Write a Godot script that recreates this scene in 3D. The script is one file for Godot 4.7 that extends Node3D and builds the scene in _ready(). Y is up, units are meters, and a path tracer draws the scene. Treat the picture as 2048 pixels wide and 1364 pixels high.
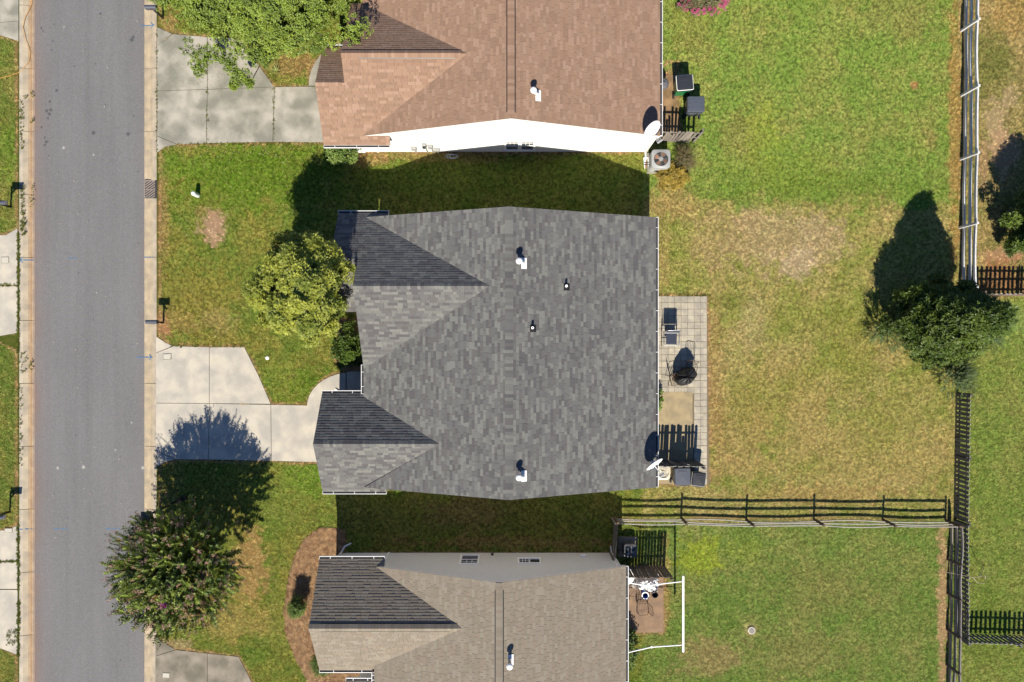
extends Node3D
# A street with three single-storey houses seen from straight above. x runs to the right of the picture, z down it, y up.
const H := 33.0            # camera height
const S := 1365.0 / 33.0   # survey units per metre on the ground
const GRASS := 1.66
const K := 1.75            # how bright a sunlit level surface is for its base colour

class MB:
	var v := PackedVector3Array()
	var n := PackedVector3Array()
	var c := PackedColorArray()
	var uv := PackedVector2Array()
	var col := Color.WHITE
	var colored := false
	func paint(k: Color) -> MB:
		col = k
		colored = true
		while c.size() < v.size():
			c.append(k)
		return self
	func tri(a: Vector3, b: Vector3, d: Vector3, hint := Vector3.ZERO) -> void:
		var nn := (d - a).cross(b - a)
		if hint != Vector3.ZERO and nn.dot(hint) < 0.0:
			var t := b
			b = d
			d = t
			nn = -nn
		nn = nn.normalized()
		v.append(a); v.append(b); v.append(d)
		n.append(nn); n.append(nn); n.append(nn)
		if colored:
			c.append(col); c.append(col); c.append(col)
	func quad(a: Vector3, b: Vector3, d: Vector3, e: Vector3, hint := Vector3.ZERO) -> void:
		tri(a, b, d, hint)
		tri(a, d, e, hint)
	func box(ctr: Vector3, size: Vector3, bs := Basis.IDENTITY, ch := 0.0) -> void:
		var h := size * 0.5
		ch = minf(ch, minf(h.x, minf(h.y, h.z)) * 0.9)
		for ax in 3:
			for sg in [-1.0, 1.0]:
				var u := (ax + 1) % 3
				var w := (ax + 2) % 3
				var pts: Array[Vector3] = []
				for q in [[-1, -1], [1, -1], [1, 1], [-1, 1]]:
					var p := Vector3.ZERO
					p[ax] = sg * h[ax]
					p[u] = q[0] * (h[u] - ch)
					p[w] = q[1] * (h[w] - ch)
					pts.append(ctr + bs * p)
				var hint := Vector3.ZERO
				hint[ax] = sg
				quad(pts[0], pts[1], pts[2], pts[3], bs * hint)
		if ch > 0.0:
			for ax in 3:
				var u := (ax + 1) % 3
				var w := (ax + 2) % 3
				for su in [-1.0, 1.0]:
					for sw in [-1.0, 1.0]:
						var p: Array[Vector3] = []
						for q in [[-1, 0], [1, 0], [1, 1], [-1, 1]]:
							var t := Vector3.ZERO
							t[ax] = q[0] * (h[ax] - ch)
							t[u] = su * (h[u] - (ch if q[1] == 0 else 0.0))
							t[w] = sw * (h[w] - (0.0 if q[1] == 0 else ch))
							p.append(ctr + bs * t)
						var hint := Vector3.ZERO
						hint[u] = su
						hint[w] = sw
						quad(p[0], p[1], p[2], p[3], bs * hint)
			for sx in [-1.0, 1.0]:
				for sy in [-1.0, 1.0]:
					for sz in [-1.0, 1.0]:
						var s := Vector3(sx, sy, sz)
						tri(ctr + bs * (s * Vector3(h.x, h.y - ch, h.z - ch)), ctr + bs * (s * Vector3(h.x - ch, h.y, h.z - ch)), ctr + bs * (s * Vector3(h.x - ch, h.y - ch, h.z)), bs * s)
	func smooth_quad(p: Array, nn: Array) -> void:
		var fn: Vector3 = (p[2] - p[0]).cross(p[1] - p[0])
		if fn.length_squared() < 1e-14:
			fn = (p[3] - p[0]).cross(p[2] - p[0])
		var order := [0, 1, 2, 0, 2, 3]
		if fn.dot(nn[0] + nn[2]) < 0.0:
			order = [0, 2, 1, 0, 3, 2]
		for k in order:
			v.append(p[k])
			n.append(nn[k])
			if colored:
				c.append(col)
	func tube(pts: Array, radii: Array, sides := 6, cap := true) -> void:
		var rings := []
		var norms := []
		for i in pts.size():
			var d: Vector3 = (pts[mini(i + 1, pts.size() - 1)] - pts[maxi(i - 1, 0)]).normalized()
			var a := d.cross(Vector3.UP if absf(d.y) < 0.9 else Vector3.RIGHT).normalized()
			var b := d.cross(a)
			var r := []
			var q := []
			for s in sides:
				var t := TAU * s / sides
				var o := a * cos(t) + b * sin(t)
				r.append(pts[i] + o * radii[i])
				q.append(o)
			rings.append(r)
			norms.append(q)
		for i in pts.size() - 1:
			for s in sides:
				var t := (s + 1) % sides
				smooth_quad([rings[i][s], rings[i][t], rings[i + 1][t], rings[i + 1][s]], [norms[i][s], norms[i][t], norms[i + 1][t], norms[i + 1][s]])
		if cap:
			for e in [0, pts.size() - 1]:
				var out: Vector3 = (pts[0] - pts[1]) if e == 0 else (pts[e] - pts[e - 1])
				for s in range(1, sides - 1):
					tri(rings[e][0], rings[e][s], rings[e][s + 1], out)
	func lathe(ctr: Vector3, prof: Array, sides := 16, bs := Basis.IDENTITY, sx := 1.0, sz := 1.0) -> void:
		for i in prof.size() - 1:
			var p0: Vector2 = prof[i]
			var p1: Vector2 = prof[i + 1]
			var d := p1 - p0
			if d.length() < 1e-6:
				continue
			var nr := Vector2(d.y, -d.x).normalized()
			for s in sides:
				var a := TAU * s / sides
				var b := TAU * (s + 1) / sides
				var ca := Vector3(cos(a) * sx, 0, sin(a) * sz)
				var cb := Vector3(cos(b) * sx, 0, sin(b) * sz)
				var up := Vector3.UP
				smooth_quad([ctr + bs * (ca * p0.x + up * p0.y), ctr + bs * (cb * p0.x + up * p0.y), ctr + bs * (cb * p1.x + up * p1.y), ctr + bs * (ca * p1.x + up * p1.y)],
					[(bs * (ca * nr.x + up * nr.y)).normalized(), (bs * (cb * nr.x + up * nr.y)).normalized(), (bs * (cb * nr.x + up * nr.y)).normalized(), (bs * (ca * nr.x + up * nr.y)).normalized()])
	func prism(poly: PackedVector2Array, y0: float, y1: float, base := true) -> void:
		var idx := Geometry2D.triangulate_polygon(poly)
		for i in range(0, idx.size(), 3):
			var p: Array[Vector3] = []
			for k in 3:
				p.append(Vector3(poly[idx[i + k]].x, 0, poly[idx[i + k]].y))
			tri(p[0] + Vector3(0, y1, 0), p[1] + Vector3(0, y1, 0), p[2] + Vector3(0, y1, 0), Vector3.UP)
			if base:
				tri(p[0] + Vector3(0, y0, 0), p[1] + Vector3(0, y0, 0), p[2] + Vector3(0, y0, 0), Vector3.DOWN)
		var cw := Geometry2D.is_polygon_clockwise(poly)
		for i in poly.size():
			var a := poly[i]
			var b := poly[(i + 1) % poly.size()]
			var o := Vector3(b.y - a.y, 0, a.x - b.x)
			if cw:
				o = -o
			quad(Vector3(a.x, y0, a.y), Vector3(b.x, y0, b.y), Vector3(b.x, y1, b.y), Vector3(a.x, y1, a.y), o)
	func leaf(o: Vector3, d: Vector3, up: Vector3, ln: float, w: float) -> void:
		var s := d.cross(up).normalized() * w * 0.5
		var m := o + d * ln * 0.45
		var lift := s.cross(d).normalized() * w * 0.18
		if lift.dot(up) < 0.0:
			lift = -lift
		tri(o, m + s + lift, o + d * ln, up)
		tri(o, o + d * ln, m - s + lift, up)
	func mesh(m: Material) -> ArrayMesh:
		var arr := []
		arr.resize(Mesh.ARRAY_MAX)
		arr[Mesh.ARRAY_VERTEX] = v
		arr[Mesh.ARRAY_NORMAL] = n
		if colored:
			arr[Mesh.ARRAY_COLOR] = c
		if uv.size() == v.size():
			arr[Mesh.ARRAY_TEX_UV] = uv
		var am := ArrayMesh.new()
		am.add_surface_from_arrays(Mesh.PRIMITIVE_TRIANGLES, arr)
		if m:
			am.surface_set_material(0, m)
		return am

var taken := {}
var rng := RandomNumberGenerator.new()
var M := {}

func G(fx: float, fy: float, h := 0.0) -> Vector3:      # a surveyed ground point
	return Vector3((fx - 1024.0) / S, h, (fy - 682.0) / S)
func G2(fx: float, fy: float) -> Vector2:
	return Vector2((fx - 1024.0) / S, (fy - 682.0) / S)
func U(px: float, py: float, h: float) -> Vector3:      # ground survey of a point seen from above at height h
	return Vector3((px - 1024.0) / 1365.0 * (H - h), h, (py - 682.0) / 1365.0 * (H - h))
func poly(a: Array) -> PackedVector2Array:
	var p := PackedVector2Array()
	for q in a:
		p.append(G2(q[0], q[1]))
	return p
func A(r: float, g: float, b: float) -> Color:          # base colour (linear) of a level surface that looks r, g, b in full sun
	var c := Color(r / 255.0, g / 255.0, b / 255.0).srgb_to_linear()
	return Color(c.r / K, c.g / K, c.b / K)

func numbered(called: String, at: Node) -> String:
	var key := str(at.get_instance_id()) + called
	var k: int = taken.get(key, 0)
	taken[key] = k + 1
	return called if k == 0 else "%s_%03d" % [called, k]
func meta(o: Node, label: String, category: String, group := "", kind := "") -> Node:
	if label: o.set_meta("label", label)
	if category: o.set_meta("category", category)
	if group: o.set_meta("group", group)
	if kind: o.set_meta("kind", kind)
	return o
func thing(called: String, label: String, category: String, at := Vector3.ZERO, turn := 0.0, group := "") -> Node3D:
	var o := Node3D.new()
	o.name = numbered(called, self)
	add_child(o)
	o.position = at
	o.rotation.y = turn
	meta(o, label, category, group)
	return o
func part(called: String, m: Mesh, parent: Node, at := Vector3.ZERO) -> MeshInstance3D:
	var o := MeshInstance3D.new()
	o.mesh = m
	o.name = numbered(called, parent)
	parent.add_child(o)
	o.position = at
	return o
func single(called: String, m: Mesh, label: String, category: String, group := "", kind := "", at := Vector3.ZERO) -> MeshInstance3D:
	var o := part(called, m, self, at)
	meta(o, label, category, group, kind)
	return o
func copy(o: Node3D, at: Vector3, turn: float, label: String) -> Node3D:
	var c: Node3D = o.duplicate()
	c.name = numbered(String(o.name), self)
	add_child(c)
	c.position = at
	c.rotation.y = turn
	c.set_meta("label", label)
	return c
func multi(called: String, m: Mesh, buf: PackedFloat32Array, parent: Node, kind := "") -> MultiMeshInstance3D:
	var mm := MultiMesh.new()
	mm.transform_format = MultiMesh.TRANSFORM_3D
	mm.use_colors = true
	mm.mesh = m
	mm.instance_count = buf.size() / 16
	mm.buffer = buf
	var o := MultiMeshInstance3D.new()
	o.multimesh = mm
	o.name = numbered(called, parent)
	parent.add_child(o)
	if kind: o.set_meta("kind", kind)
	return o
func put(buf: PackedFloat32Array, b: Basis, o: Vector3, c: Color) -> void:
	buf.append_array(PackedFloat32Array([b.x.x, b.y.x, b.z.x, o.x, b.x.y, b.y.y, b.z.y, o.y, b.x.z, b.y.z, b.z.z, o.z, c.r, c.g, c.b, 1.0]))

func noise_tex(freq: float, lo: float, hi: float, seed_: int, size := 512, octaves := 4, tint_lo := Color.WHITE, tint_hi := Color.WHITE) -> NoiseTexture2D:
	var f := FastNoiseLite.new()
	f.noise_type = FastNoiseLite.TYPE_SIMPLEX
	f.seed = seed_
	f.frequency = freq
	f.fractal_octaves = octaves
	var t := NoiseTexture2D.new()
	t.width = size
	t.height = size
	t.seamless = true
	t.noise = f
	var gr := Gradient.new()
	gr.offsets = PackedFloat32Array([0.2, 0.8])
	gr.colors = PackedColorArray([Color(lo * tint_lo.r, lo * tint_lo.g, lo * tint_lo.b), Color(hi * tint_hi.r, hi * tint_hi.g, hi * tint_hi.b)])
	t.color_ramp = gr
	return t
var tex := {}
func mat(c: Color, rough := 0.8, metal := 0.0, grain := "", vert := false, scale := 1.0, broad := "", broad_scale := 0.3) -> StandardMaterial3D:
	var m := StandardMaterial3D.new()
	m.albedo_color = c.linear_to_srgb()
	m.roughness = rough
	m.metallic = metal
	m.vertex_color_use_as_albedo = vert
	if vert:
		m.albedo_color = Color.WHITE
	if grain:
		m.albedo_texture = tex[grain]
		m.uv1_triplanar = true
		m.uv1_world_triplanar = true
		m.uv1_scale = Vector3.ONE * scale
	if broad:
		m.detail_enabled = true
		m.detail_albedo = tex[broad]
		m.detail_blend_mode = BaseMaterial3D.BLEND_MODE_MUL
		m.detail_uv_layer = BaseMaterial3D.DETAIL_UV_2
		m.uv2_triplanar = true
		m.uv2_world_triplanar = true
		m.uv2_scale = Vector3.ONE * broad_scale
	return m
func bump(m: StandardMaterial3D, t: String, s: float) -> StandardMaterial3D:
	m.heightmap_enabled = true
	m.heightmap_texture = tex[t]
	m.heightmap_scale = s
	return m

func _ready() -> void:
	rng.seed = 7
	var cam := Camera3D.new()
	cam.name = "camera"
	add_child(cam)
	cam.position = Vector3(0, H, 0)
	cam.rotation = Vector3(-PI / 2, 0, 0)
	cam.fov = rad_to_deg(2.0 * atan(682.0 / 1365.0))
	cam.near = 0.5
	cam.far = 600.0
	cam.current = true
	var we := WorldEnvironment.new()
	we.name = "world_environment"
	var env := Environment.new()
	env.background_mode = Environment.BG_SKY
	var sky := Sky.new()
	var sm := ProceduralSkyMaterial.new()
	sm.sky_top_color = Color(0.36, 0.53, 0.80)
	sm.sky_horizon_color = Color(0.74, 0.80, 0.87)
	sm.sky_curve = 0.18
	sm.ground_bottom_color = Color(0.28, 0.29, 0.24)
	sm.ground_horizon_color = Color(0.55, 0.58, 0.56)
	sky.sky_material = sm
	env.sky = sky
	env.background_energy_multiplier = 0.37
	env.ambient_light_source = Environment.AMBIENT_SOURCE_SKY
	env.tonemap_mode = Environment.TONE_MAPPER_LINEAR
	env.tonemap_exposure = 1.82
	env.sdfgi_enabled = true
	env.ssao_enabled = true
	env.ssil_enabled = true
	we.environment = env
	add_child(we)
	var sun := DirectionalLight3D.new()
	sun.name = "sun"
	add_child(sun)
	sun.look_at_from_position(Vector3.ZERO, Vector3(0.045, -1.0, -0.995), Vector3.UP)
	sun.light_energy = 1.5
	sun.light_color = Color(1.0, 0.965, 0.90)
	sun.light_angular_distance = 0.53
	sun.shadow_enabled = true
	make_materials()
	map_lawn()
	build_road()
	build_driveways()
	build_houses()
	build_patios()
	build_ground()
	build_fences()
	build_trees()
	build_street_things()
	build_yard_things()
	build_grass()

func make_materials() -> void:
	tex.fine = noise_tex(0.08, 0.86, 1.0, 1, 256)
	tex.grit = noise_tex(0.22, 0.80, 1.0, 2, 512, 3)
	tex.cloud = noise_tex(0.012, 0.80, 1.0, 3, 512, 5)
	tex.stain = noise_tex(0.006, 0.91, 1.0, 4, 512, 6, Color(0.96, 0.97, 1.0), Color(1, 1, 1))
	tex.stain_old = noise_tex(0.005, 0.78, 1.0, 14, 512, 8, Color(0.96, 0.98, 0.96), Color(1, 1, 1))
	tex.wood = noise_tex(0.05, 0.6, 1.0, 5, 256, 4)
	tex.bump = noise_tex(0.06, 0.0, 1.0, 6, 256, 4)
	M.concrete = bump(mat(A(250, 240, 220), 0.9, 0, "grit", false, 1.3, "stain", 0.22), "bump", 0.1)
	M.old_concrete = bump(mat(A(226, 219, 204), 0.92, 0, "grit", false, 1.3, "stain_old", 0.22), "bump", 0.1)
	M.dark_concrete = bump(mat(A(190, 178, 160), 0.92, 0, "grit", false, 1.3, "stain_old", 0.3), "bump", 0.1)
	M.curb = bump(mat(Color.WHITE, 0.9, 0, "grit", true, 1.5, "stain", 0.5), "bump", 0.3)
	M.paver_joint = mat(A(150, 134, 108), 0.95, 0, "grit", false, 3.0)
	M.joint = mat(Color(0.06, 0.045, 0.03), 0.95)
	M.shingle = bump(mat(Color.WHITE, 0.93, 0, "grit", true, 2.5), "bump", 0.25)
	M.deck = mat(Color(0.03, 0.03, 0.032), 0.9)
	M.white = mat(Color(0.88, 0.88, 0.87), 0.55)
	M.white_metal = mat(Color(0.8, 0.8, 0.8), 0.4, 0.0, "fine", false, 3.0)
	M.trim = mat(Color(0.72, 0.71, 0.68), 0.6)
	M.siding_white = mat(Color(0.84, 0.83, 0.81), 0.6, 0, "fine", false, 0.8)
	M.siding_grey = mat(Color(0.76, 0.755, 0.73), 0.6, 0, "fine", false, 0.8)
	M.siding_tan = mat(Color(0.55, 0.50, 0.42), 0.6, 0, "fine", false, 0.8)
	M.glass = mat(Color(0.03, 0.035, 0.04), 0.08)
	M.blind = mat(Color(0.22, 0.23, 0.22), 0.6)
	M.screen = mat(Color(0.10, 0.10, 0.115), 0.7)
	M.meter_lid = mat(Color(0.52, 0.49, 0.42), 0.8, 0, "grit", false, 4.0)
	M.black = mat(Color(0.012, 0.012, 0.014), 0.45)
	M.black_rubber = mat(Color(0.015, 0.015, 0.015), 0.8)
	M.grate = mat(Color(0.26, 0.22, 0.20), 0.8, 0.0, "grit", false, 4.0)
	M.iron = mat(Color(0.05, 0.045, 0.045), 0.7, 0.2, "grit", false, 4.0)
	M.wood_grey = bump(mat(Color.WHITE, 0.9, 0, "wood", true, 2.0), "wood", 0.4)
	M.leaf = mat(Color.WHITE, 0.55, 0, "", true)
	M.leaf.backlight_enabled = true
	M.leaf.backlight = Color(0.22, 0.25, 0.08)
	M.gloss_leaf = mat(Color.WHITE, 0.5, 0, "", true)
	M.gloss_leaf.metallic_specular = 0.4
	M.gloss_leaf.backlight_enabled = true
	M.gloss_leaf.backlight = Color(0.10, 0.13, 0.04)
	M.grass = mat(Color.WHITE, 0.7, 0, "", true)
	M.grass.metallic_specular = 0.15
	M.grass.backlight_enabled = true
	M.grass.backlight = Color(0.2, 0.25, 0.06)
	M.straw = mat(Color.WHITE, 0.85, 0, "", true)
	M.bark = bump(mat(Color(0.16, 0.12, 0.09), 0.95, 0, "wood", false, 3.0), "wood", 1.0)
	M.pale_bark = bump(mat(Color(0.26, 0.20, 0.15), 0.9, 0, "wood", false, 3.0), "wood", 0.6)
	M.plastic_black = mat(Color(0.03, 0.032, 0.038), 0.38, 0, "fine", false, 4.0)
	M.plastic_slate = mat(Color(0.075, 0.085, 0.11), 0.4, 0, "fine", false, 4.0)
	M.plastic_green = mat(Color(0.01, 0.16, 0.06), 0.4, 0, "fine", false, 4.0)
	M.plastic_dkgreen = mat(Color(0.006, 0.055, 0.03), 0.4, 0, "fine", false, 4.0)
	M.cover = mat(Color(0.012, 0.012, 0.014), 0.6, 0, "fine", false, 5.0)
	M.alu = mat(Color(0.55, 0.55, 0.56), 0.35, 0.8)
	M.steel = mat(Color(0.5, 0.52, 0.54), 0.3, 0.9)
	M.ac_grey = mat(Color(0.36, 0.37, 0.36), 0.5, 0.1, "fine", false, 3.0)
	M.ac_beige = mat(Color(0.62, 0.58, 0.47), 0.5, 0.0, "fine", false, 3.0)
	M.ac_dark = mat(Color(0.10, 0.10, 0.105), 0.5, 0.1, "fine", false, 3.0)
	M.copper = mat(Color(0.22, 0.11, 0.06), 0.5, 0.3)
	M.blue_paint = mat(A(96, 148, 200), 0.8, 0, "grit", false, 3.0)
	M.white_paint = mat(A(205, 205, 200), 0.8, 0, "grit", false, 3.0)
	M.brown_metal = mat(Color(0.09, 0.055, 0.035), 0.6, 0.3)
	M.sling = mat(Color(0.018, 0.026, 0.055), 0.7, 0, "fine", false, 6.0)
	M.plastic_sheet = mat(Color(0.8, 0.8, 0.8), 0.35)
	M.blue_plastic = mat(Color(0.02, 0.09, 0.36), 0.4)
	M.orange = mat(Color(0.55, 0.28, 0.06), 0.6)
	M.brick_red = mat(Color(0.12, 0.03, 0.02), 0.9, 0, "grit", false, 2.0)

# ---------- lawn: what grows or lies where, as a map of base colours, grass density and bare places
const CELL := 0.075
const MW := 694
const MH := 480
var lawn := PackedColorArray()       # alpha: how thickly grass grows
var bare := PackedByteArray()        # 1 where paving, buildings or beds leave no lawn

func cell_of(x: float, z: float) -> int:
	var i := int((x + 26.0) / CELL)
	var j := int((z + 18.0) / CELL)
	if i < 0 or j < 0 or i >= MW or j >= MH:
		return -1
	return j * MW + i

func map_lawn() -> void:
	lawn.resize(MW * MH)
	bare.resize(MW * MH)
	var n1 := FastNoiseLite.new()
	n1.seed = 11
	n1.frequency = 0.35
	n1.fractal_octaves = 3
	var n2 := FastNoiseLite.new()
	n2.seed = 12
	n2.frequency = 1.6
	n2.fractal_octaves = 3
	# zones: green, dry colour, share of dry
	var zones := [
		[A(104, 128, 50), A(148, 140, 70), 0.28],     # 0 across the street
		[A(104, 130, 46), A(152, 142, 66), 0.34],     # 1 front and side lawns
		[A(122, 152, 62), A(160, 158, 84), 0.24],     # 2 back lawn of the brown house
		[A(136, 148, 64), A(182, 164, 102), 0.45],     # 3 back lawn of the grey house
		[A(112, 140, 60), A(152, 150, 84), 0.24],     # 4 back lawn of the taupe house
		[A(116, 124, 58), A(178, 156, 100), 0.52],     # 5 beyond the white fence
		[A(120, 144, 60), A(150, 150, 78), 0.28]]     # 6 beyond the picket fence
	for j in MH:
		for i in MW:
			var x := (i + 0.5) * CELL - 26.0
			var z := (j + 0.5) * CELL - 18.0
			var fx := x * S + 1024.0
			var fy := z * S + 682.0
			var a := n1.get_noise_2d(x, z)
			var b := n2.get_noise_2d(x, z)
			var wob := a * 40.0
			var zn := 1
			if fx < 180.0: zn = 0
			elif fx > 1915.0: zn = 5 if fy + wob < 600.0 else 6
			elif fx > 1285.0: zn = 2 if fy + wob * 1.5 < 405.0 else (3 if fy < 1038.0 else 4)
			var q: Array = zones[zn]
			var dry := clampf(float(q[2]) + a * 0.6 + b * 0.38, 0.0, 1.0)
			var c: Color = (q[0] as Color).lerp(q[1], dry)
			c = c * (1.0 + 0.10 * b)
			c.a = 1.0 - 0.35 * dry
			lawn[j * MW + i] = c
	# patches: x, y, half width, half height, colour, strength, density left
	var green := A(96, 130, 30)
	var lush := A(112, 146, 44)
	var lime := A(150, 168, 52)
	var soil := A(196, 164, 128)
	var tan_ := A(186, 166, 120)
	var straw := A(168, 148, 88)
	var clay := A(184, 140, 98)
	var dim := A(84, 98, 40)
	for p in [[500, 350, 210, 80, green, 0.8, 1], [360, 330, 50, 30, lush, 0.5, 1], [620, 780, 60, 40, green, 0.5, 1], [560, 770, 40, 60, lush, 0.35, 1], [390, 610, 90, 100, A(148, 136, 62), 0.6, 0.8], [350, 645, 45, 30, A(168, 146, 84), 0.6, 0.5],
		[425, 455, 30, 38, soil, 0.97, 0.06], [402, 425, 16, 14, straw, 0.6, 0.4], [440, 640, 45, 26, A(166, 150, 92), 0.5, 0.5], [325, 430, 14, 120, clay, 0.45, 0.5], [324, 655, 16, 26, clay, 0.9, 0.15], [330, 560, 24, 70, A(130, 130, 56), 0.5, 1],
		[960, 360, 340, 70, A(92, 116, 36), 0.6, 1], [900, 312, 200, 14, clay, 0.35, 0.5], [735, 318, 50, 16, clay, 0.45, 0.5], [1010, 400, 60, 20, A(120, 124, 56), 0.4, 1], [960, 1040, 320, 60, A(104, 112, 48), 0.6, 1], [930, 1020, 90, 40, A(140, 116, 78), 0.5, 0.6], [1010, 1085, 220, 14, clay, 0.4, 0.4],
		[610, 960, 60, 40, lush, 0.7, 1], [560, 1010, 60, 60, A(124, 140, 58), 0.5, 1], [500, 1130, 45, 70, A(184, 150, 96), 0.8, 0.35], [470, 1240, 120, 40, A(176, 156, 88), 0.65, 0.5], [560, 1250, 26, 80, A(126, 138, 58), 0.5, 1], [340, 980, 30, 40, A(156, 140, 80), 0.5, 0.7], [350, 1290, 40, 14, tan_, 0.7, 0.4],
		[590, 130, 50, 26, clay, 0.7, 0.3], [615, 168, 30, 14, lush, 0.8, 1], [560, 120, 60, 40, A(140, 136, 70), 0.5, 0.7], [340, 40, 20, 30, clay, 0.5, 0.5],
		[1560, 480, 135, 72, tan_, 0.72, 0.38], [1445, 480, 70, 62, A(180, 158, 106), 0.55, 0.55], [1640, 480, 56, 60, tan_, 0.6, 0.5], [1590, 530, 50, 34, A(198, 178, 138), 0.7, 0.3], [1500, 440, 40, 26, A(186, 164, 116), 0.6, 0.3], [1505, 650, 36, 60, A(186, 172, 116), 0.6, 0.4], [1450, 600, 60, 20, A(116, 130, 48), 0.5, 1],
		[1345, 400, 46, 46, A(172, 148, 90), 0.7, 0.5], [1325, 470, 20, 120, A(166, 146, 88), 0.5, 0.6], [1430, 780, 20, 190, A(184, 150, 98), 0.55, 0.5], [1700, 900, 180, 80, A(180, 160, 94), 0.4, 0.7], [1480, 860, 60, 90, A(178, 150, 92), 0.4, 0.6], [1640, 990, 200, 22, A(180, 150, 92), 0.5, 0.6], [1550, 780, 120, 90, A(168, 150, 80), 0.35, 0.8], [1700, 700, 60, 90, A(138, 142, 58), 0.5, 1],
		[1470, 720, 40, 60, A(190, 172, 112), 0.4, 0.6], [1560, 700, 60, 30, A(186, 168, 106), 0.35, 0.6], [1620, 840, 50, 60, A(186, 164, 100), 0.4, 0.6], [1500, 930, 70, 30, A(190, 164, 104), 0.45, 0.5], [1780, 820, 70, 50, A(142, 148, 62), 0.4, 1], [1600, 640, 80, 60, A(136, 144, 60), 0.4, 1], [1830, 930, 60, 60, A(184, 164, 100), 0.4, 0.6], [1480, 800, 30, 60, A(138, 146, 60), 0.4, 1], [1400, 990, 60, 20, A(176, 160, 100), 0.5, 0.6], [1640, 380, 260, 36, A(108, 138, 48), 0.7, 1], [1828, 172, 11, 9, A(186, 146, 92), 0.9, 0.2], [1480, 280, 45, 60, A(154, 146, 80), 0.5, 0.8], [1530, 270, 40, 70, lime, 0.4, 1], [1560, 340, 130, 50, A(130, 152, 56), 0.5, 1], [1380, 60, 60, 60, A(150, 142, 74), 0.4, 0.8], [1800, 30, 90, 60, A(148, 142, 78), 0.5, 0.8], [1860, 280, 14, 26, A(160, 146, 84), 0.6, 0.6], [1908, 260, 14, 320, A(178, 142, 84), 0.75, 0.45],
		[1337, 190, 22, 62, A(198, 156, 112), 0.95, 0.05], [1352, 140, 12, 18, clay, 0.7, 0.3], [1385, 250, 20, 40, A(120, 140, 56), 0.5, 1],
		[1990, 250, 26, 70, tan_, 0.9, 0.12], [2010, 300, 34, 60, A(196, 166, 124), 0.9, 0.1], [1966, 330, 16, 60, A(186, 154, 112), 0.7, 0.25], [2020, 190, 22, 30, tan_, 0.8, 0.2], [2030, 30, 60, 50, A(176, 146, 84), 0.7, 0.5], [1985, 120, 46, 60, A(104, 114, 50), 0.6, 1], [2005, 510, 50, 20, A(196, 156, 116), 0.85, 0.15], [2000, 560, 60, 40, A(170, 124, 82), 0.8, 0.2], [2020, 640, 50, 40, A(130, 164, 84), 0.5, 1],
		[1975, 1260, 60, 80, A(102, 130, 46), 0.5, 1], [1400, 1110, 50, 45, lime, 0.85, 1], [1490, 1100, 40, 30, A(138, 152, 60), 0.5, 1], [1420, 1310, 70, 44, A(164, 146, 96), 0.65, 0.6], [1885, 1210, 13, 190, A(192, 160, 118), 0.85, 0.15], [1600, 1300, 110, 50, A(146, 140, 82), 0.5, 0.8], [1503, 1258, 16, 13, A(190, 178, 116), 0.7, 0.5], [1640, 1180, 120, 60, A(138, 134, 74), 0.4, 0.9], [1560, 1038, 340, 8, A(170, 140, 96), 0.5, 0.5], [1330, 1160, 10, 120, A(178, 148, 88), 0.5, 0.5],
		[46, 460, 14, 30, tan_, 0.7, 0.3], [20, 300, 26, 70, lush, 0.5, 1], [24, 560, 30, 20, lush, 0.2, 1], [30, 800, 20, 100, A(110, 128, 52), 0.4, 1], [30, 170, 40, 40, A(146, 140, 74), 0.5, 0.8]]:
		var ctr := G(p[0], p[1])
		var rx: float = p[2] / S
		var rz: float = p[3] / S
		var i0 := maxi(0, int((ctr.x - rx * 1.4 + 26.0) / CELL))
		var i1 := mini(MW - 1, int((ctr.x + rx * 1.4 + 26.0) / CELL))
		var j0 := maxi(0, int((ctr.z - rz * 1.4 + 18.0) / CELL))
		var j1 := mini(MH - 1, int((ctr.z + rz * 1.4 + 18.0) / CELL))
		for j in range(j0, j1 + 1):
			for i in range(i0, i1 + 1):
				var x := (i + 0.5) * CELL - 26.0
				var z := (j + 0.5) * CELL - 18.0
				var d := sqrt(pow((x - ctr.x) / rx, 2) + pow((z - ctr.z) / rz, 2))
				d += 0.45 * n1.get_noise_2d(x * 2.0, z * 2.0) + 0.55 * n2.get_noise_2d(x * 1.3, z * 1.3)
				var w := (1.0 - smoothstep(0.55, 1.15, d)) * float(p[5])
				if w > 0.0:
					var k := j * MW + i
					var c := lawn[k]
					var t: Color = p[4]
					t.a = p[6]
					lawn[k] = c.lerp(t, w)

func no_grass(pl: PackedVector2Array, value := 1) -> void:
	var lo := pl[0]
	var hi := pl[0]
	for q in pl:
		lo = lo.min(q)
		hi = hi.max(q)
	for j in range(maxi(0, int((lo.y + 18.0) / CELL)), mini(MH - 1, int((hi.y + 18.0) / CELL)) + 1):
		for i in range(maxi(0, int((lo.x + 26.0) / CELL)), mini(MW - 1, int((hi.x + 26.0) / CELL)) + 1):
			if bare[j * MW + i] != value and Geometry2D.is_point_in_polygon(Vector2((i + 0.5) * CELL - 26.0, (j + 0.5) * CELL - 18.0), pl):
				bare[j * MW + i] = value

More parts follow.
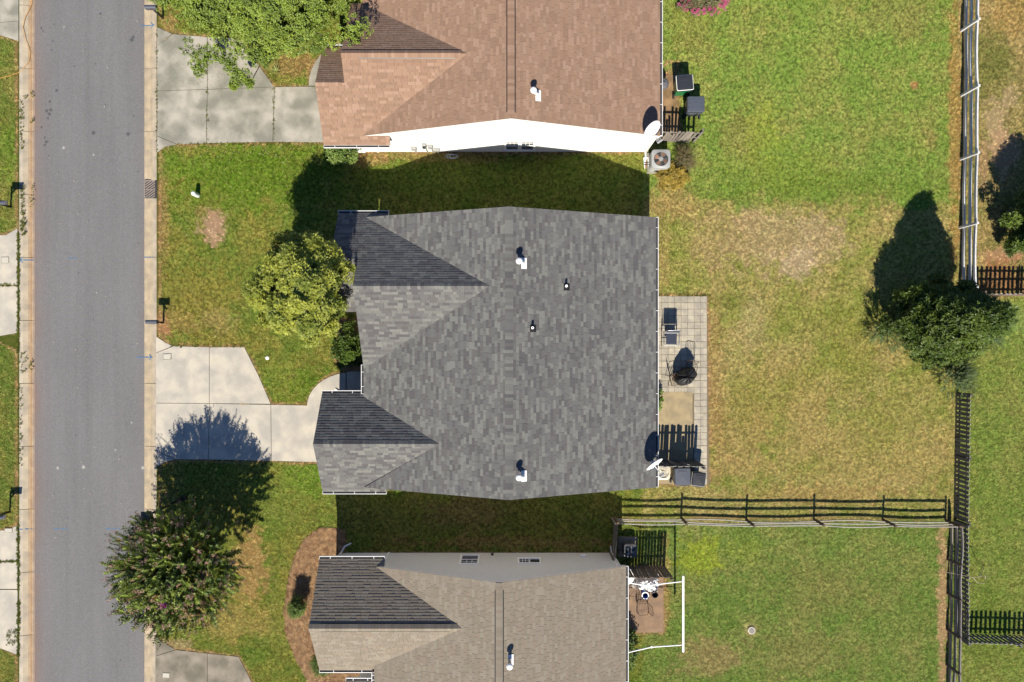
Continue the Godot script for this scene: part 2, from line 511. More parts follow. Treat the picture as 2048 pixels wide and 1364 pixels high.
func build_ground() -> void:
	# bare clay along the edges of paving, where the grass is trodden and trimmed
	var en := FastNoiseLite.new()
	en.seed = 22
	en.frequency = 0.9
	var clay := A(182, 146, 102)
	for j in range(2, MH - 2):
		for i in range(2, MW - 2):
			var k := j * MW + i
			if bare[k] != 0:
				continue
			var near := 0.0
			if bare[k - 1] == 1 or bare[k + 1] == 1 or bare[k - MW] == 1 or bare[k + MW] == 1: near = 0.75
			elif bare[k - 2] == 1 or bare[k + 2] == 1 or bare[k - 2 * MW] == 1 or bare[k + 2 * MW] == 1: near = 0.35
			if near > 0.0:
				var w := clampf(near + en.get_noise_2d(i * CELL, j * CELL) * 0.9, 0.0, 0.9)
				var t := clay
				t.a = 0.25
				lawn[k] = lawn[k].lerp(t, w)
	var img := Image.create_empty(MW, MH, false, Image.FORMAT_RGB8)
	var r := RandomNumberGenerator.new()
	r.seed = 21
	for k in MW * MH:
		var c := lawn[k]
		var dark := lerpf(1.0, 0.7, clampf((c.a - 0.2) / 0.6, 0.0, 1.0)) * r.randf_range(0.86, 1.1)   # thatch and soil between the blades
		img.set_pixel(k % MW, k / MW, Color(c.r * dark, c.g * dark * 0.96, c.b * dark).linear_to_srgb())
	var gm := StandardMaterial3D.new()
	gm.albedo_texture = ImageTexture.create_from_image(img)
	gm.roughness = 0.95
	gm.metallic_specular = 0.15
	gm.detail_enabled = true
	gm.detail_albedo = tex.grit
	gm.detail_blend_mode = BaseMaterial3D.BLEND_MODE_MUL
	gm.detail_uv_layer = BaseMaterial3D.DETAIL_UV_2
	gm.uv2_triplanar = true
	gm.uv2_world_triplanar = true
	gm.uv2_scale = Vector3.ONE * 2.0
	var far := mat(A(112, 126, 52), 0.95, 0, "cloud", false, 0.05, "grit", 0.6)
	var m := MB.new()
	var f := MB.new()
	var xl := G(42, 0).x
	var xr := G(311, 0).x
	var prof := [[-26.0, 0.0], [xl, 0.0], [xl, -0.2], [xr, -0.2], [xr, 0.0], [26.0, 0.0]]
	for i in prof.size() - 1:
		var p: Array = prof[i]
		var q: Array = prof[i + 1]
		var before := m.v.size()
		m.quad(Vector3(p[0], p[1], -18), Vector3(q[0], q[1], -18), Vector3(q[0], q[1], 18), Vector3(p[0], p[1], 18), Vector3(signf(q[1] - p[1]) * -1.0, 1, 0))
		for k in range(before, m.v.size()):
			m.uv.append(Vector2(clampf((m.v[k].x + 26.0) / 52.05, 0.001, 0.999), clampf((m.v[k].z + 18.0) / 36.0, 0.001, 0.999)))
		f.quad(Vector3(p[0], p[1], -250), Vector3(q[0], q[1], -250), Vector3(q[0], q[1], -18), Vector3(p[0], p[1], -18), Vector3(0, 1, 0))
		f.quad(Vector3(p[0], p[1], 18), Vector3(q[0], q[1], 18), Vector3(q[0], q[1], 250), Vector3(p[0], p[1], 250), Vector3(0, 1, 0))
	f.quad(Vector3(-250, 0, -250), Vector3(-26, 0, -250), Vector3(-26, 0, 250), Vector3(-250, 0, 250), Vector3.UP)
	f.quad(Vector3(26, 0, -250), Vector3(250, 0, -250), Vector3(250, 0, 250), Vector3(26, 0, 250), Vector3.UP)
	var am := m.mesh(gm)
	var fa := f.mesh(far)
	am.add_surface_from_arrays(Mesh.PRIMITIVE_TRIANGLES, fa.surface_get_arrays(0))
	am.surface_set_material(1, far)
	single("ground", am, "lawn ground with green, dry and bare patches under the houses", "", "", "structure")

# ---------- the street
func build_road() -> void:
	var iw := 256
	var ih := 1536
	var img := Image.create_empty(iw, ih, false, Image.FORMAT_RGB8)
	var x0 := G(64, 0).x
	var x1 := G(290, 0).x
	var z0 := -19.0
	var z1 := 19.0
	var n := FastNoiseLite.new()
	n.seed = 31
	n.frequency = 0.5
	n.fractal_octaves = 4
	var r := RandomNumberGenerator.new()
	r.seed = 32
	var base := A(152, 151, 153)
	var clay := A(176, 142, 124)
	for j in ih:
		var z := lerpf(z0, z1, (j + 0.5) / ih)
		for i in iw:
			var u := (i + 0.5) / iw
			var x := lerpf(x0, x1, u)
			var b := n.get_noise_2d(x * 1.5, z * 0.3)
			var t := 1.0 + 0.08 * b + 0.05 * n.get_noise_2d(x * 6.0, z * 0.12) + r.randf_range(-0.16, 0.16) + 0.07 * n.get_noise_2d(x * 14.0, z * 14.0) + 0.05 * n.get_noise_2d(x * 30.0 + 50.0, z * 30.0)
			t *= 1.0 - 0.05 * exp(-pow((u - 0.50) / 0.03, 2))
			t *= 1.0 + 0.03 * exp(-pow((u - 0.36) / 0.012, 2)) * (1.0 if n.get_noise_2d(3.0, z * 1.5) > -0.05 else 0.0)
			var c := base * t
			var e := exp(-u / 0.045) * (0.75 + 0.5 * n.get_noise_2d(9.0, z * 0.8)) + exp(-(1.0 - u) / 0.022) * (0.35 + 0.6 * n.get_noise_2d(19.0, z * 0.6))
			c = c.lerp(clay, clampf(e, 0.0, 0.85))
			if r.randf() < 0.0015:
				c = c.lerp(A(220, 216, 205), 0.7)
			img.set_pixel(i, j, c.linear_to_srgb())
	# oil spots, tyre-worn specks and fine cracks
	var spots := [[81, 56, 3], [84, 62, 2], [102, 100, 2], [112, 181, 4], [98, 203, 3], [100, 220, 4], [92, 222, 4], [97, 228, 4], [94, 236, 3], [81, 254, 3], [88, 275, 3], [91, 284, 4], [88, 290, 3], [262, 80, 5], [265, 74, 4], [186, 266, 5], [255, 268, 5], [266, 232, 2], [275, 343, 2], [104, 82, 2], [200, 28, 3], [148, 133, 2], [107, 49, 2], [275, 486, 2], [156, 546, 2], [96, 311, 2], [190, 128, 2], [240, 1320, 2], [150, 870, 2]]
	for s in spots:
		blot(img, s[0], s[1], float(s[2]) * 0.9, Color(0.30, 0.30, 0.32), 0.75, x0, x1, z0, z1, n)
	for s in [[126, 296, 3], [127, 54, 2], [114, 936, 3], [166, 934, 4], [284, 936, 4], [230, 900, 2], [262, 845, 2], [186, 310, 2]]:
		blot(img, s[0], s[1], float(s[2]), A(225, 222, 214).linear_to_srgb(), 0.9, x0, x1, z0, z1, n)
	for ck in [[[172, 950], [190, 1010], [172, 1090], [190, 1150]], [[150, 1086], [165, 1148], [210, 1168]], [[184, 318], [232, 321]], [[163, 955], [150, 1130]]]:
		for k in ck.size() - 1:
			for t in 60:
				var p := Vector2(ck[k][0], ck[k][1]).lerp(Vector2(ck[k + 1][0], ck[k + 1][1]), t / 60.0)
				p += Vector2(n.get_noise_2d(p.x * 0.4, p.y * 0.4), n.get_noise_2d(p.y * 0.4, p.x * 0.4)) * 7.0
				blot(img, p.x, p.y, 0.5, Color(0.36, 0.36, 0.38), 0.35, x0, x1, z0, z1, n)
	var rm := StandardMaterial3D.new()
	rm.albedo_texture = ImageTexture.create_from_image(img)
	rm.roughness = 0.95
	rm.metallic_specular = 0.25
	rm.detail_enabled = true
	rm.detail_albedo = tex.grit
	rm.detail_blend_mode = BaseMaterial3D.BLEND_MODE_MUL
	rm.detail_uv_layer = BaseMaterial3D.DETAIL_UV_2
	rm.uv2_triplanar = true
	rm.uv2_world_triplanar = true
	rm.uv2_scale = Vector3.ONE * 1.7
	bump(rm, "bump", 0.12)
	var farroad := bump(mat(base, 0.9, 0, "grit", false, 1.7), "bump", 0.12)
	var m := MB.new()
	var f := MB.new()
	for k in 8:                                         # a slight crown
		var ua := k / 8.0
		var ub := (k + 1) / 8.0
		var ya := -0.085 + 0.05 * (1.0 - pow(2.0 * ua - 1.0, 2))
		var yb := -0.085 + 0.05 * (1.0 - pow(2.0 * ub - 1.0, 2))
		var xa := lerpf(x0, x1, ua)
		var xb := lerpf(x0, x1, ub)
		m.quad(Vector3(xa, ya, z0), Vector3(xb, yb, z0), Vector3(xb, yb, z1), Vector3(xa, ya, z1), Vector3.UP)
		for q in range(m.uv.size(), m.v.size()):
			m.uv.append(Vector2(clampf((m.v[q].x - x0) / (x1 - x0), 0.002, 0.998), clampf((m.v[q].z - z0) / (z1 - z0), 0.001, 0.999)))
		for zz in [[-240.0, z0], [z1, 240.0]]:
			f.quad(Vector3(xa, ya, zz[0]), Vector3(xb, yb, zz[0]), Vector3(xb, yb, zz[1]), Vector3(xa, ya, zz[1]), Vector3.UP)
	var am := m.mesh(rm)
	am.add_surface_from_arrays(Mesh.PRIMITIVE_TRIANGLES, f.mesh(farroad).surface_get_arrays(0))
	am.surface_set_material(1, farroad)
	single("road", am, "grey worn asphalt street with oil spots and clay dust at its edges", "", "", "structure")
	# rolled concrete curbs, poured in lengths with a joint between
	var tan_c := A(240, 218, 182)
	var pale := A(244, 230, 204)
	var rust := A(226, 186, 142)
	for side in 2:
		var prof: Array = [[39, 0.012, pale], [46, 0.005, pale], [54, -0.07, tan_c], [58, -0.098, rust], [62, -0.092, rust], [66.5, -0.08, pale]] if side == 0 else [[287, -0.08, tan_c], [293, -0.09, tan_c], [299, -0.075, tan_c], [305, -0.01, tan_c], [309, 0.012, pale], [313.5, 0.014, A(232, 206, 176)]]
		var cg := Node3D.new()
		cg.name = "curb" if side == 0 else "curb_001"
		add_child(cg)
		meta(cg, "clay-stained concrete curb and gutter along the far side of the street" if side == 0 else "tan concrete curb and gutter in front of the houses", "", "", "structure")
		var z := -19.3
		var k := 0
		while z < 19.5:
			var ln := 3.05
			var a := z + 0.012
			var b := z + ln - 0.012
			var segs := [[a, b]]
			if side == 1:                                # the drain interrupts the curb
				var d0 := G(0, 360).z
				var d1 := G(0, 397).z
				if a < d0 and b > d1: segs = [[a, d0], [d1, b]]
				elif a < d0 and b > d0: segs = [[a, d0]]
				elif a < d1 and b > d1: segs = [[d1, b]]
			for sgm in segs:
				var mb := MB.new()
				for steps in 6:
					var za := lerpf(sgm[0], sgm[1], steps / 6.0)
					var zb := lerpf(sgm[0], sgm[1], (steps + 1) / 6.0)
					for i in prof.size() - 1:
						mb.paint((prof[i][2] as Color).lerp(prof[i + 1][2], 0.5) * rng.randf_range(0.92, 1.06))
						mb.quad(Vector3(G(prof[i][0], 0).x, prof[i][1], za), Vector3(G(prof[i + 1][0], 0).x, prof[i + 1][1], za), Vector3(G(prof[i + 1][0], 0).x, prof[i + 1][1], zb), Vector3(G(prof[i][0], 0).x, prof[i][1], zb), Vector3.UP)
				for e in sgm:
					for i in prof.size() - 1:
						var p0 := Vector3(G(prof[i][0], 0).x, prof[i][1], e)
						var p1 := Vector3(G(prof[i + 1][0], 0).x, prof[i + 1][1], e)
						mb.quad(p0, p1, Vector3(p1.x, -0.2, e), Vector3(p0.x, -0.2, e), Vector3(0, 0, -1 if e == sgm[0] else 1))
				for e in [0, prof.size() - 1]:
					var xe := G(prof[e][0], 0).x
					mb.quad(Vector3(xe, prof[e][1], sgm[0]), Vector3(xe, prof[e][1], sgm[1]), Vector3(xe, -0.2, sgm[1]), Vector3(xe, -0.2, sgm[0]), Vector3(-1 if e == 0 else 1, 0, 0))
				part("curb_segment", mb.mesh(M.curb), cg)
			z += ln
			k += 1
	no_grass(poly([[34, -100], [318, -100], [318, 1500], [34, 1500]]))
	# crews' marks in blue paint
	for q in [["blue arrow painted across the curb at the wide driveway of the grey house", 272, 305, 714.5, 1], ["blue dash painted mid-street level with the far meter box", 136, 154, 516, 0], ["blue arrow painted on the far curb by the white meter box", 38, 66, 520, -1], ["blue dash painted in the left lane near the bottom", 107, 135, 1058, 0], ["blue dash painted in the right lane near the street lamp", 211, 238, 1058, 0], ["faint blue line painted on the far curb near the lower mailbox", 36, 62, 1058.5, 0], ["blue arrow painted on the curb by the top driveway", 280, 309, 50, 1], ["faint blue dash painted on the curb by the dry lawn", 286, 306, 514, 0]]:
		var mb := MB.new()
		var pts := 8
		for s in pts:
			var a := lerpf(q[1], q[2], s / 8.0)
			var b := lerpf(q[1], q[2], (s + 1) / 8.0)
			if s in [3, 6] and q[4] == 0: continue
			mb.quad(G(a, q[3] - 0.9, road_h(a)), G(b, q[3] - 0.9, road_h(b)), G(b, q[3] + 0.9, road_h(b)), G(a, q[3] + 0.9, road_h(a)), Vector3.UP)
		if q[4] != 0:
			var tip: float = q[2] - 1 if q[4] > 0 else q[1] + 1
			for sg in [-1.0, 1.0]:
				var e: float = tip - q[4] * 6.0
				mb.quad(G(tip, q[3], road_h(tip)), G(tip - q[4] * 2.2, q[3], road_h(tip - q[4] * 2.2)), G(e - q[4] * 2.0, q[3] + sg * 5.5, road_h(e)), G(e, q[3] + sg * 6.0, road_h(e)), Vector3.UP)
		single("paint_marking", mb.mesh(M.blue_paint), q[0], "paint marking", "", "structure")

func road_h(fx: float) -> float:
	var tab := [[39, 0.016], [46, 0.009], [54, -0.062], [58, -0.09], [62, -0.085], [70, -0.074], [100, -0.052], [178, -0.028], [256, -0.052], [285, -0.074], [293, -0.082], [299, -0.068], [305, -0.004], [309, 0.018], [314, 0.02]]
	for i in tab.size() - 1:
		if fx <= tab[i + 1][0]:
			return lerpf(tab[i][1], tab[i + 1][1], clampf((fx - tab[i][0]) / (tab[i + 1][0] - tab[i][0]), 0, 1)) + 0.003
	return 0.02

func blot(img: Image, fx: float, fy: float, rad: float, c: Color, w: float, x0: float, x1: float, z0: float, z1: float, n: FastNoiseLite) -> void:
	var p := G(fx, fy)
	var rr := rad / S
	var sx := (x1 - x0) / img.get_width()
	var sz := (z1 - z0) / img.get_height()
	for j in range(int((p.z - rr * 1.4 - z0) / sz), int((p.z + rr * 1.4 - z0) / sz) + 1):
		for i in range(int((p.x - rr * 1.4 - x0) / sx), int((p.x + rr * 1.4 - x0) / sx) + 1):
			if i < 0 or j < 0 or i >= img.get_width() or j >= img.get_height():
				continue
			var d := Vector2(x0 + (i + 0.5) * sx - p.x, z0 + (j + 0.5) * sz - p.z).length() / rr + 0.5 * n.get_noise_2d(i * 0.6, j * 0.6)
			var a := w * (1.0 - smoothstep(0.5, 1.1, d))
			if a > 0.0:
				img.set_pixel(i, j, img.get_pixel(i, j).lerp(c, a))

# ---------- driveways and walks: each slab a piece
func slabs(called: String, label: String, list: Array, m: Material, top := 0.022, piece := "slab") -> Node3D:
	var o := Node3D.new()
	o.name = numbered(called, self)
	add_child(o)
	meta(o, label, "", "", "structure")
	var under := MB.new()
	for q in list:
		var pl := poly(q)
		no_grass(pl)
		var inset := Geometry2D.offset_polygon(pl, -0.012)
		if inset.is_empty():
			continue
		var mb := MB.new()
		var t := top + rng.randf_range(-0.003, 0.003)
		mb.prism(inset[0], -0.08, t, false)
		part(piece, mb.mesh(m), o)
		under.prism(pl, -0.06, 0.004, false)
	part("joint_filler", under.mesh(M.joint), o)
	return o

func arc(cx: float, cy: float, rx: float, ry: float, a0: float, a1: float, n := 8) -> Array:
	var out := []
	for i in n + 1:
		var t := deg_to_rad(lerpf(a0, a1, float(i) / n))
		out.append([cx + rx * cos(t), cy + ry * sin(t)])
	return out

func build_driveways() -> void:
	slabs("driveway", "pale concrete driveway of the grey-roofed house, crossed by a tree shadow", [
		[[312, 672], [330, 684], [346, 692], [312, 706]], [[312, 706], [348, 692], [419, 694], [419, 807], [312, 806]],
		[[419, 694], [489, 694], [500, 716], [518, 752], [542, 808], [419, 807]], [[312, 806], [419, 807], [417, 919], [352, 919], [312, 901]], [[419, 807], [542, 809], [543, 922], [417, 919]],
		[[542, 809], [692, 812], [692, 926], [543, 922]], [[312, 901], [352, 919], [330, 924], [312, 935]]], M.concrete)
	slabs("driveway", "weathered grey concrete driveway of the brown-roofed house, partly under the tree", [
		[[314, 54], [345, 68], [314, 92]], [[314, 92], [346, 68], [415, 74], [415, 179], [314, 182]], [[415, 74], [478, 76], [516, 128], [549, 174], [415, 179]],
		[[314, 182], [415, 179], [413, 287], [355, 289], [314, 272]], [[415, 179], [549, 174], [546, 284], [413, 287]], [[549, 174], [692, 172], [692, 286], [546, 284]], [[314, 272], [355, 289], [330, 294], [314, 306]]], M.old_concrete)
	slabs("driveway", "cracked grey concrete driveway of the taupe-roofed house at the bottom edge", [
		[[311, 1270], [323, 1281], [352, 1299], [311, 1312]], [[311, 1312], [352, 1299], [415, 1306], [415, 1420], [311, 1420]], [[415, 1306], [478, 1313], [512, 1380], [530, 1420], [415, 1420]], [[311, 1420], [680, 1420], [680, 1530], [311, 1530]]], M.dark_concrete)
	slabs("driveway", "concrete driveway across the street at the top left corner", [[[-160, -60], [38, -60], [38, 42], [-160, 60]], [[-160, 60], [38, 42], [38, 83], [-160, 20]]], M.old_concrete)
	slabs("driveway", "weedy concrete driveway across the street with a meter box by its edge", [[[-160, 470], [12, 470], [36, 456], [36, 571], [-160, 570]], [[-160, 571], [36, 572], [36, 666], [-160, 700]], [[-160, 700], [36, 667], [36, 701], [0, 684], [-160, 672]]], M.concrete)
	slabs("driveway", "weedy concrete driveway across the street below the lower mailbox", [[[-160, 1062], [12, 1060], [36, 1050], [36, 1122], [-160, 1122]], [[-160, 1122], [36, 1123], [36, 1178], [-160, 1178]], [[-160, 1178], [36, 1179], [36, 1310], [2, 1297], [-160, 1290]]], M.concrete)
	var walk := arc(705, 812, 91, 68, 180, 262, 8)
	slabs("front_walk", "curved concrete walk up to the porch of the grey-roofed house", [walk + [[692, 745], [692, 811]], [[693, 742], [752, 742], [752, 812], [693, 811]]], M.concrete, 0.03)
	slabs("front_walk", "curved concrete walk beside the garage of the brown-roofed house", [arc(705, 172, 88, 90, 180, 262, 8) + [[693, 83], [693, 171]]], M.old_concrete, 0.03)

# ---------- houses
var shingle_mesh := {}
var cap_mesh := {}
const TAB := [0.18, 0.24, 0.32, 0.40]
const COURSE := 0.128

func tab_mesh(house: String, w: int, tone: int, c: Color) -> ArrayMesh:
	var key := "%s%d_%d" % [house, w, tone]
	if not shingle_mesh.has(key):
		var mb := MB.new().paint(c)
		add_tab(mb, Transform3D.IDENTITY, TAB[w], COURSE, 0.017 if tone % 2 else 0.011)
		shingle_mesh[key] = mb.mesh(M.shingle)
	return shingle_mesh[key]

# one tab: x along the eave, z down the slope, y out of the roof; the origin lies at its upper corner
func add_tab(mb: MB, t: Transform3D, w: float, ln: float, th: float) -> void:
	var g := 0.0045
	var a := t * Vector3(g, 0.0015, 0)
	var b := t * Vector3(w - g, 0.0015, 0)
	var c := t * Vector3(w - g, th, ln)
	var d := t * Vector3(g, th, ln)
	var c0 := t * Vector3(w - g, 0, ln)
	var d0 := t * Vector3(g, 0, ln)
	mb.quad(a, b, c, d, t.basis.y)
	mb.quad(d, c, c0, d0, t.basis.z)
	mb.tri(b, c, c0, t.basis.x)
	mb.tri(a, d, d0, -t.basis.x)

# a roof plane: outline in plan, a point on it with its height, plan direction up the slope, rise per run
func roof_face(house: Node3D, key: String, tones: Array, pl: PackedVector2Array, ref: Vector2, h0: float, up: Vector2, p: float, singles: Array) -> void:
	var ht := func(q: Vector2) -> float: return h0 + p * (q - ref).dot(up)
	var fall := Vector3(-up.x, -p, -up.y).normalized()
	var nrm := Vector3(-p * up.x, 1.0, -p * up.y).normalized()
	var along := nrm.cross(fall)
	var base := -house.position
	var deck := MB.new()
	var idx := Geometry2D.triangulate_polygon(pl)
	for i in range(0, idx.size(), 3):
		var t: Array[Vector3] = []
		for k in 3:
			var q := pl[idx[i + k]]
			t.append(Vector3(q.x, ht.call(q), q.y))
		deck.tri(t[0], t[1], t[2], Vector3.UP)
		deck.tri(t[0] - Vector3(0, 0.12, 0), t[1] - Vector3(0, 0.12, 0), t[2] - Vector3(0, 0.12, 0), Vector3.DOWN)
	var slope := part("roof_slope", deck.mesh(M.deck), house, base)
	var fas := MB.new()
	var cw := Geometry2D.is_polygon_clockwise(pl)
	for i in pl.size():
		var a := pl[i]
		var b := pl[(i + 1) % pl.size()]
		var o := Vector3(b.y - a.y, 0, a.x - b.x)
		if cw: o = -o
		var a3 := Vector3(a.x, ht.call(a), a.y)
		var b3 := Vector3(b.x, ht.call(b), b.y)
		fas.quad(a3 - Vector3(0, 0.004, 0), b3 - Vector3(0, 0.004, 0), b3 - Vector3(0, 0.15, 0), a3 - Vector3(0, 0.15, 0), o)
	part("fascia", fas.mesh(M.trim), slope)
	# tabs
	var al2 := Vector2(along.x, along.z)
	var k := sqrt(1.0 + p * p)
	var step := COURSE / k
	var s0 := INF
	var s1 := -INF
	var t0 := INF
	var t1 := -INF
	for q in pl:
		var s := (q - ref).dot(al2)
		var t := -(q - ref).dot(up)
		s0 = minf(s0, s); s1 = maxf(s1, s)
		t0 = minf(t0, t); t1 = maxf(t1, t)
	var bulk := MB.new()
	var frame := Basis(along, nrm, fall)
	# bounds of the outline on each course, so most tabs need no clipping
	var inner := Geometry2D.offset_polygon(pl, -0.002)
	var ins: PackedVector2Array = inner[0] if inner.size() else pl
	var t := t1 - ceilf((t1 - t0) / step) * step
	while t < t1 - 0.01:
		var s := s0 - rng.randf() * 0.3
		var lastt := rng.randi() % tones.size()
		while s < s1:
			var wi := rng.randi() % 4
			var w: float = TAB[wi]
			var tone := rng.randi() % tones.size()
			lastt = tone
			var o2 := ref + al2 * s - up * t
			var c2 := [o2, o2 + al2 * w, o2 + al2 * w - up * step, o2 - up * step]
			var n_in := 0
			for q in c2:
				if Geometry2D.is_point_in_polygon(q, ins): n_in += 1
			var col: Color = tones[tone]
			if n_in == 4:
				var o3 := Vector3(o2.x, ht.call(o2), o2.y) + nrm * 0.002
				var tr := Transform3D(frame, o3)
				if o3.z > -16.6 and o3.z < 16.6:
					singles.append([o3.y, tr, wi, tone, slope, bulk, key, col])
				else:
					add_tab(bulk.paint(col), tr, w, COURSE, 0.017 if tone % 2 else 0.011)
			else:
				for piece in Geometry2D.intersect_polygons(PackedVector2Array(c2), pl):
					if piece.size() < 3: continue
					bulk.paint(col)
					var tri := Geometry2D.triangulate_polygon(piece)
					var th := 0.017 if tone % 2 else 0.011
					var lift := func(q: Vector2) -> Vector3:
						var f := clampf((-(q - ref).dot(up) - t) / step, 0, 1)
						return Vector3(q.x, ht.call(q), q.y) + nrm * (0.0035 + (th - 0.0015) * f)
					for i in range(0, tri.size(), 3):
						bulk.tri(lift.call(piece[tri[i]]), lift.call(piece[tri[i + 1]]), lift.call(piece[tri[i + 2]]), nrm)
			s += w
		t += step
	pending.append([slope, bulk])

var pending := []
func finish_shingles(key: String, tones: Array, singles: Array) -> void:
	singles.sort_custom(func(a, b): return a[0] > b[0])
	for i in singles.size():
		var q: Array = singles[i]
		if i < 300:
			var o := part("shingle", tab_mesh(q[6], q[2], q[3], q[7]), q[4])
			o.transform = q[1]
		else:
			add_tab((q[5] as MB).paint(q[7]), q[1], TAB[q[2]], COURSE, 0.017 if int(q[3]) % 2 else 0.011)
	for p in pending:
		if (p[1] as MB).v.size():
			var o := part("shingles", (p[1] as MB).mesh(M.shingle), p[0])
			o.set_meta("kind", "stuff")
	pending.clear()

func ridge_caps(house: Node3D, a: Vector3, b: Vector3, pl: float, pr: float, tones: Array, key: String, raise := 0.012, wide := 0.16) -> void:
	var d := (b - a).normalized()
	var n := int((b - a).length() / 0.14)
	var side := d.cross(Vector3.UP).normalized()        # to the right of the ridge
	for i in n:
		var tone := rng.randi() % tones.size()
		var k := "%s cap %d %.2f %.2f %.3f" % [key, tone, pl, pr, wide]
		if not cap_mesh.has(k):
			var mb := MB.new().paint(tones[tone])
			for sg in [-1.0, 1.0]:
				var p := pl if sg > 0 else pr
				var e: Vector3 = Vector3(sg * wide, -p * wide, 0)
				mb.quad(Vector3(0, 0.004, 0), Vector3(0, 0.012, 0.139), e + Vector3(0, 0.012, 0.139), e + Vector3(0, 0.004, 0), Vector3(sg * p, 1, 0))
				mb.quad(e + Vector3(0, 0.004, 0), e + Vector3(0, 0.012, 0.139), e + Vector3(0, -0.012, 0.139), e + Vector3(0, -0.012, 0), Vector3(sg, 0, 0))
				mb.quad(Vector3(0, 0.012, 0.139), e + Vector3(0, 0.012, 0.139), e + Vector3(0, -0.008, 0.139), Vector3(0, -0.008, 0.139), Vector3(0, 0, 1))
			cap_mesh[k] = mb.mesh(M.shingle)
		var o := part("ridge_cap", cap_mesh[k], house)
		o.transform = Transform3D(Basis(-side, Vector3.UP, d), a + d * (i * 0.14) + Vector3(0, raise, 0) - house.position)

func gutter(house: Node3D, a: Vector2, b: Vector2, h: float, out: Vector2, ret_a := false, ret_b := false) -> void:
	var d := (b - a).normalized()
	var ln := (b - a).length()
	var o3 := Vector3(out.x, 0, out.y)
	var d3 := Vector3(d.x, 0, d.y)
	var bs := Basis(d3, Vector3.UP, d3.cross(Vector3.UP))
	var c := Vector3((a.x + b.x) / 2, h, (a.y + b.y) / 2) - house.position
	var mb := MB.new()
	mb.box(c + o3 * 0.112 + Vector3(0, -0.045, 0), Vector3(ln, 0.10, 0.006), bs)
	mb.box(c + o3 * 0.110 + Vector3(0, 0.010, 0), Vector3(ln, 0.014, 0.024), bs)
	mb.box(c + o3 * 0.055 + Vector3(0, -0.098, 0), Vector3(ln, 0.006, 0.11), bs)
	mb.box(c + o3 * 0.004 + Vector3(0, -0.07, 0), Vector3(ln, 0.05, 0.005), bs)
	for e in [-0.5, 0.5]:
		mb.box(c + o3 * 0.058 + d3 * (ln * e) + Vector3(0, -0.04, 0), Vector3(0.012, 0.12, 0.125), bs)
	var g := part("gutter", mb.mesh(M.white_metal), house)
	var n := maxi(2, int(ln / 0.9))
	for i in n:
		var hb := MB.new()
		hb.box(c + o3 * 0.055 + d3 * (ln * ((i + 0.5) / n - 0.5)) + Vector3(0, 0.012, 0), Vector3(0.022, 0.006, 0.10), bs)
		part("hanger", hb.mesh(M.white_metal), g)
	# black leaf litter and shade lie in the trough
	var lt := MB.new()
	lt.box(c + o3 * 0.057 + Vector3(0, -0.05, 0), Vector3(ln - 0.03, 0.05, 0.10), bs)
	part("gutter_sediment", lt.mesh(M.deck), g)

# lapped siding: an outline in (along, height), clipped course by course
func siding(house: Node3D, m: Material, o: Vector3, along: Vector3, out: Vector3, outline: Array) -> MeshInstance3D:
	var pl := PackedVector2Array()
	var top := 0.0
	var lo := INF
	var hi := -INF
	for q in outline:
		pl.append(Vector2(q[0], q[1]))
		top = maxf(top, q[1])
		lo = minf(lo, q[0])
		hi = maxf(hi, q[0])
	var mb := MB.new()
	var b := o - house.position
	var y := 0.0
	while y < top:
		var y1 := y + 0.115
		for pc in Geometry2D.intersect_polygons(pl, PackedVector2Array([Vector2(lo - 1, y), Vector2(hi + 1, y), Vector2(hi + 1, y1), Vector2(lo - 1, y1)])):
			var at := func(q: Vector2) -> Vector3: return b + along * q.x + Vector3(0, q.y, 0) + out * (0.014 * (y1 - q.y) / 0.115)
			var tri := Geometry2D.triangulate_polygon(pc)
			for i in range(0, tri.size(), 3):
				mb.tri(at.call(pc[tri[i]]), at.call(pc[tri[i + 1]]), at.call(pc[tri[i + 2]]), out)
			var xs := [INF, -INF]
			for q in pc:
				if q.y < y + 0.001:
					xs = [minf(xs[0], q.x), maxf(xs[1], q.x)]
			if xs[0] < xs[1]:
				mb.quad(at.call(Vector2(xs[0], y)), at.call(Vector2(xs[1], y)), b + along * xs[1] + Vector3(0, y, 0), b + along * xs[0] + Vector3(0, y, 0), Vector3.DOWN)
		y = y1
	# the backing that closes the wall
	var tri2 := Geometry2D.triangulate_polygon(pl)
	for i in range(0, tri2.size(), 3):
		var t := []
		for k in 3:
			var q := pl[tri2[i + k]]
			t.append(b + along * q.x + Vector3(0, q.y, 0) - out * 0.1)
		mb.tri(t[0], t[1], t[2], -out)
	return part("wall", mb.mesh(m), house)

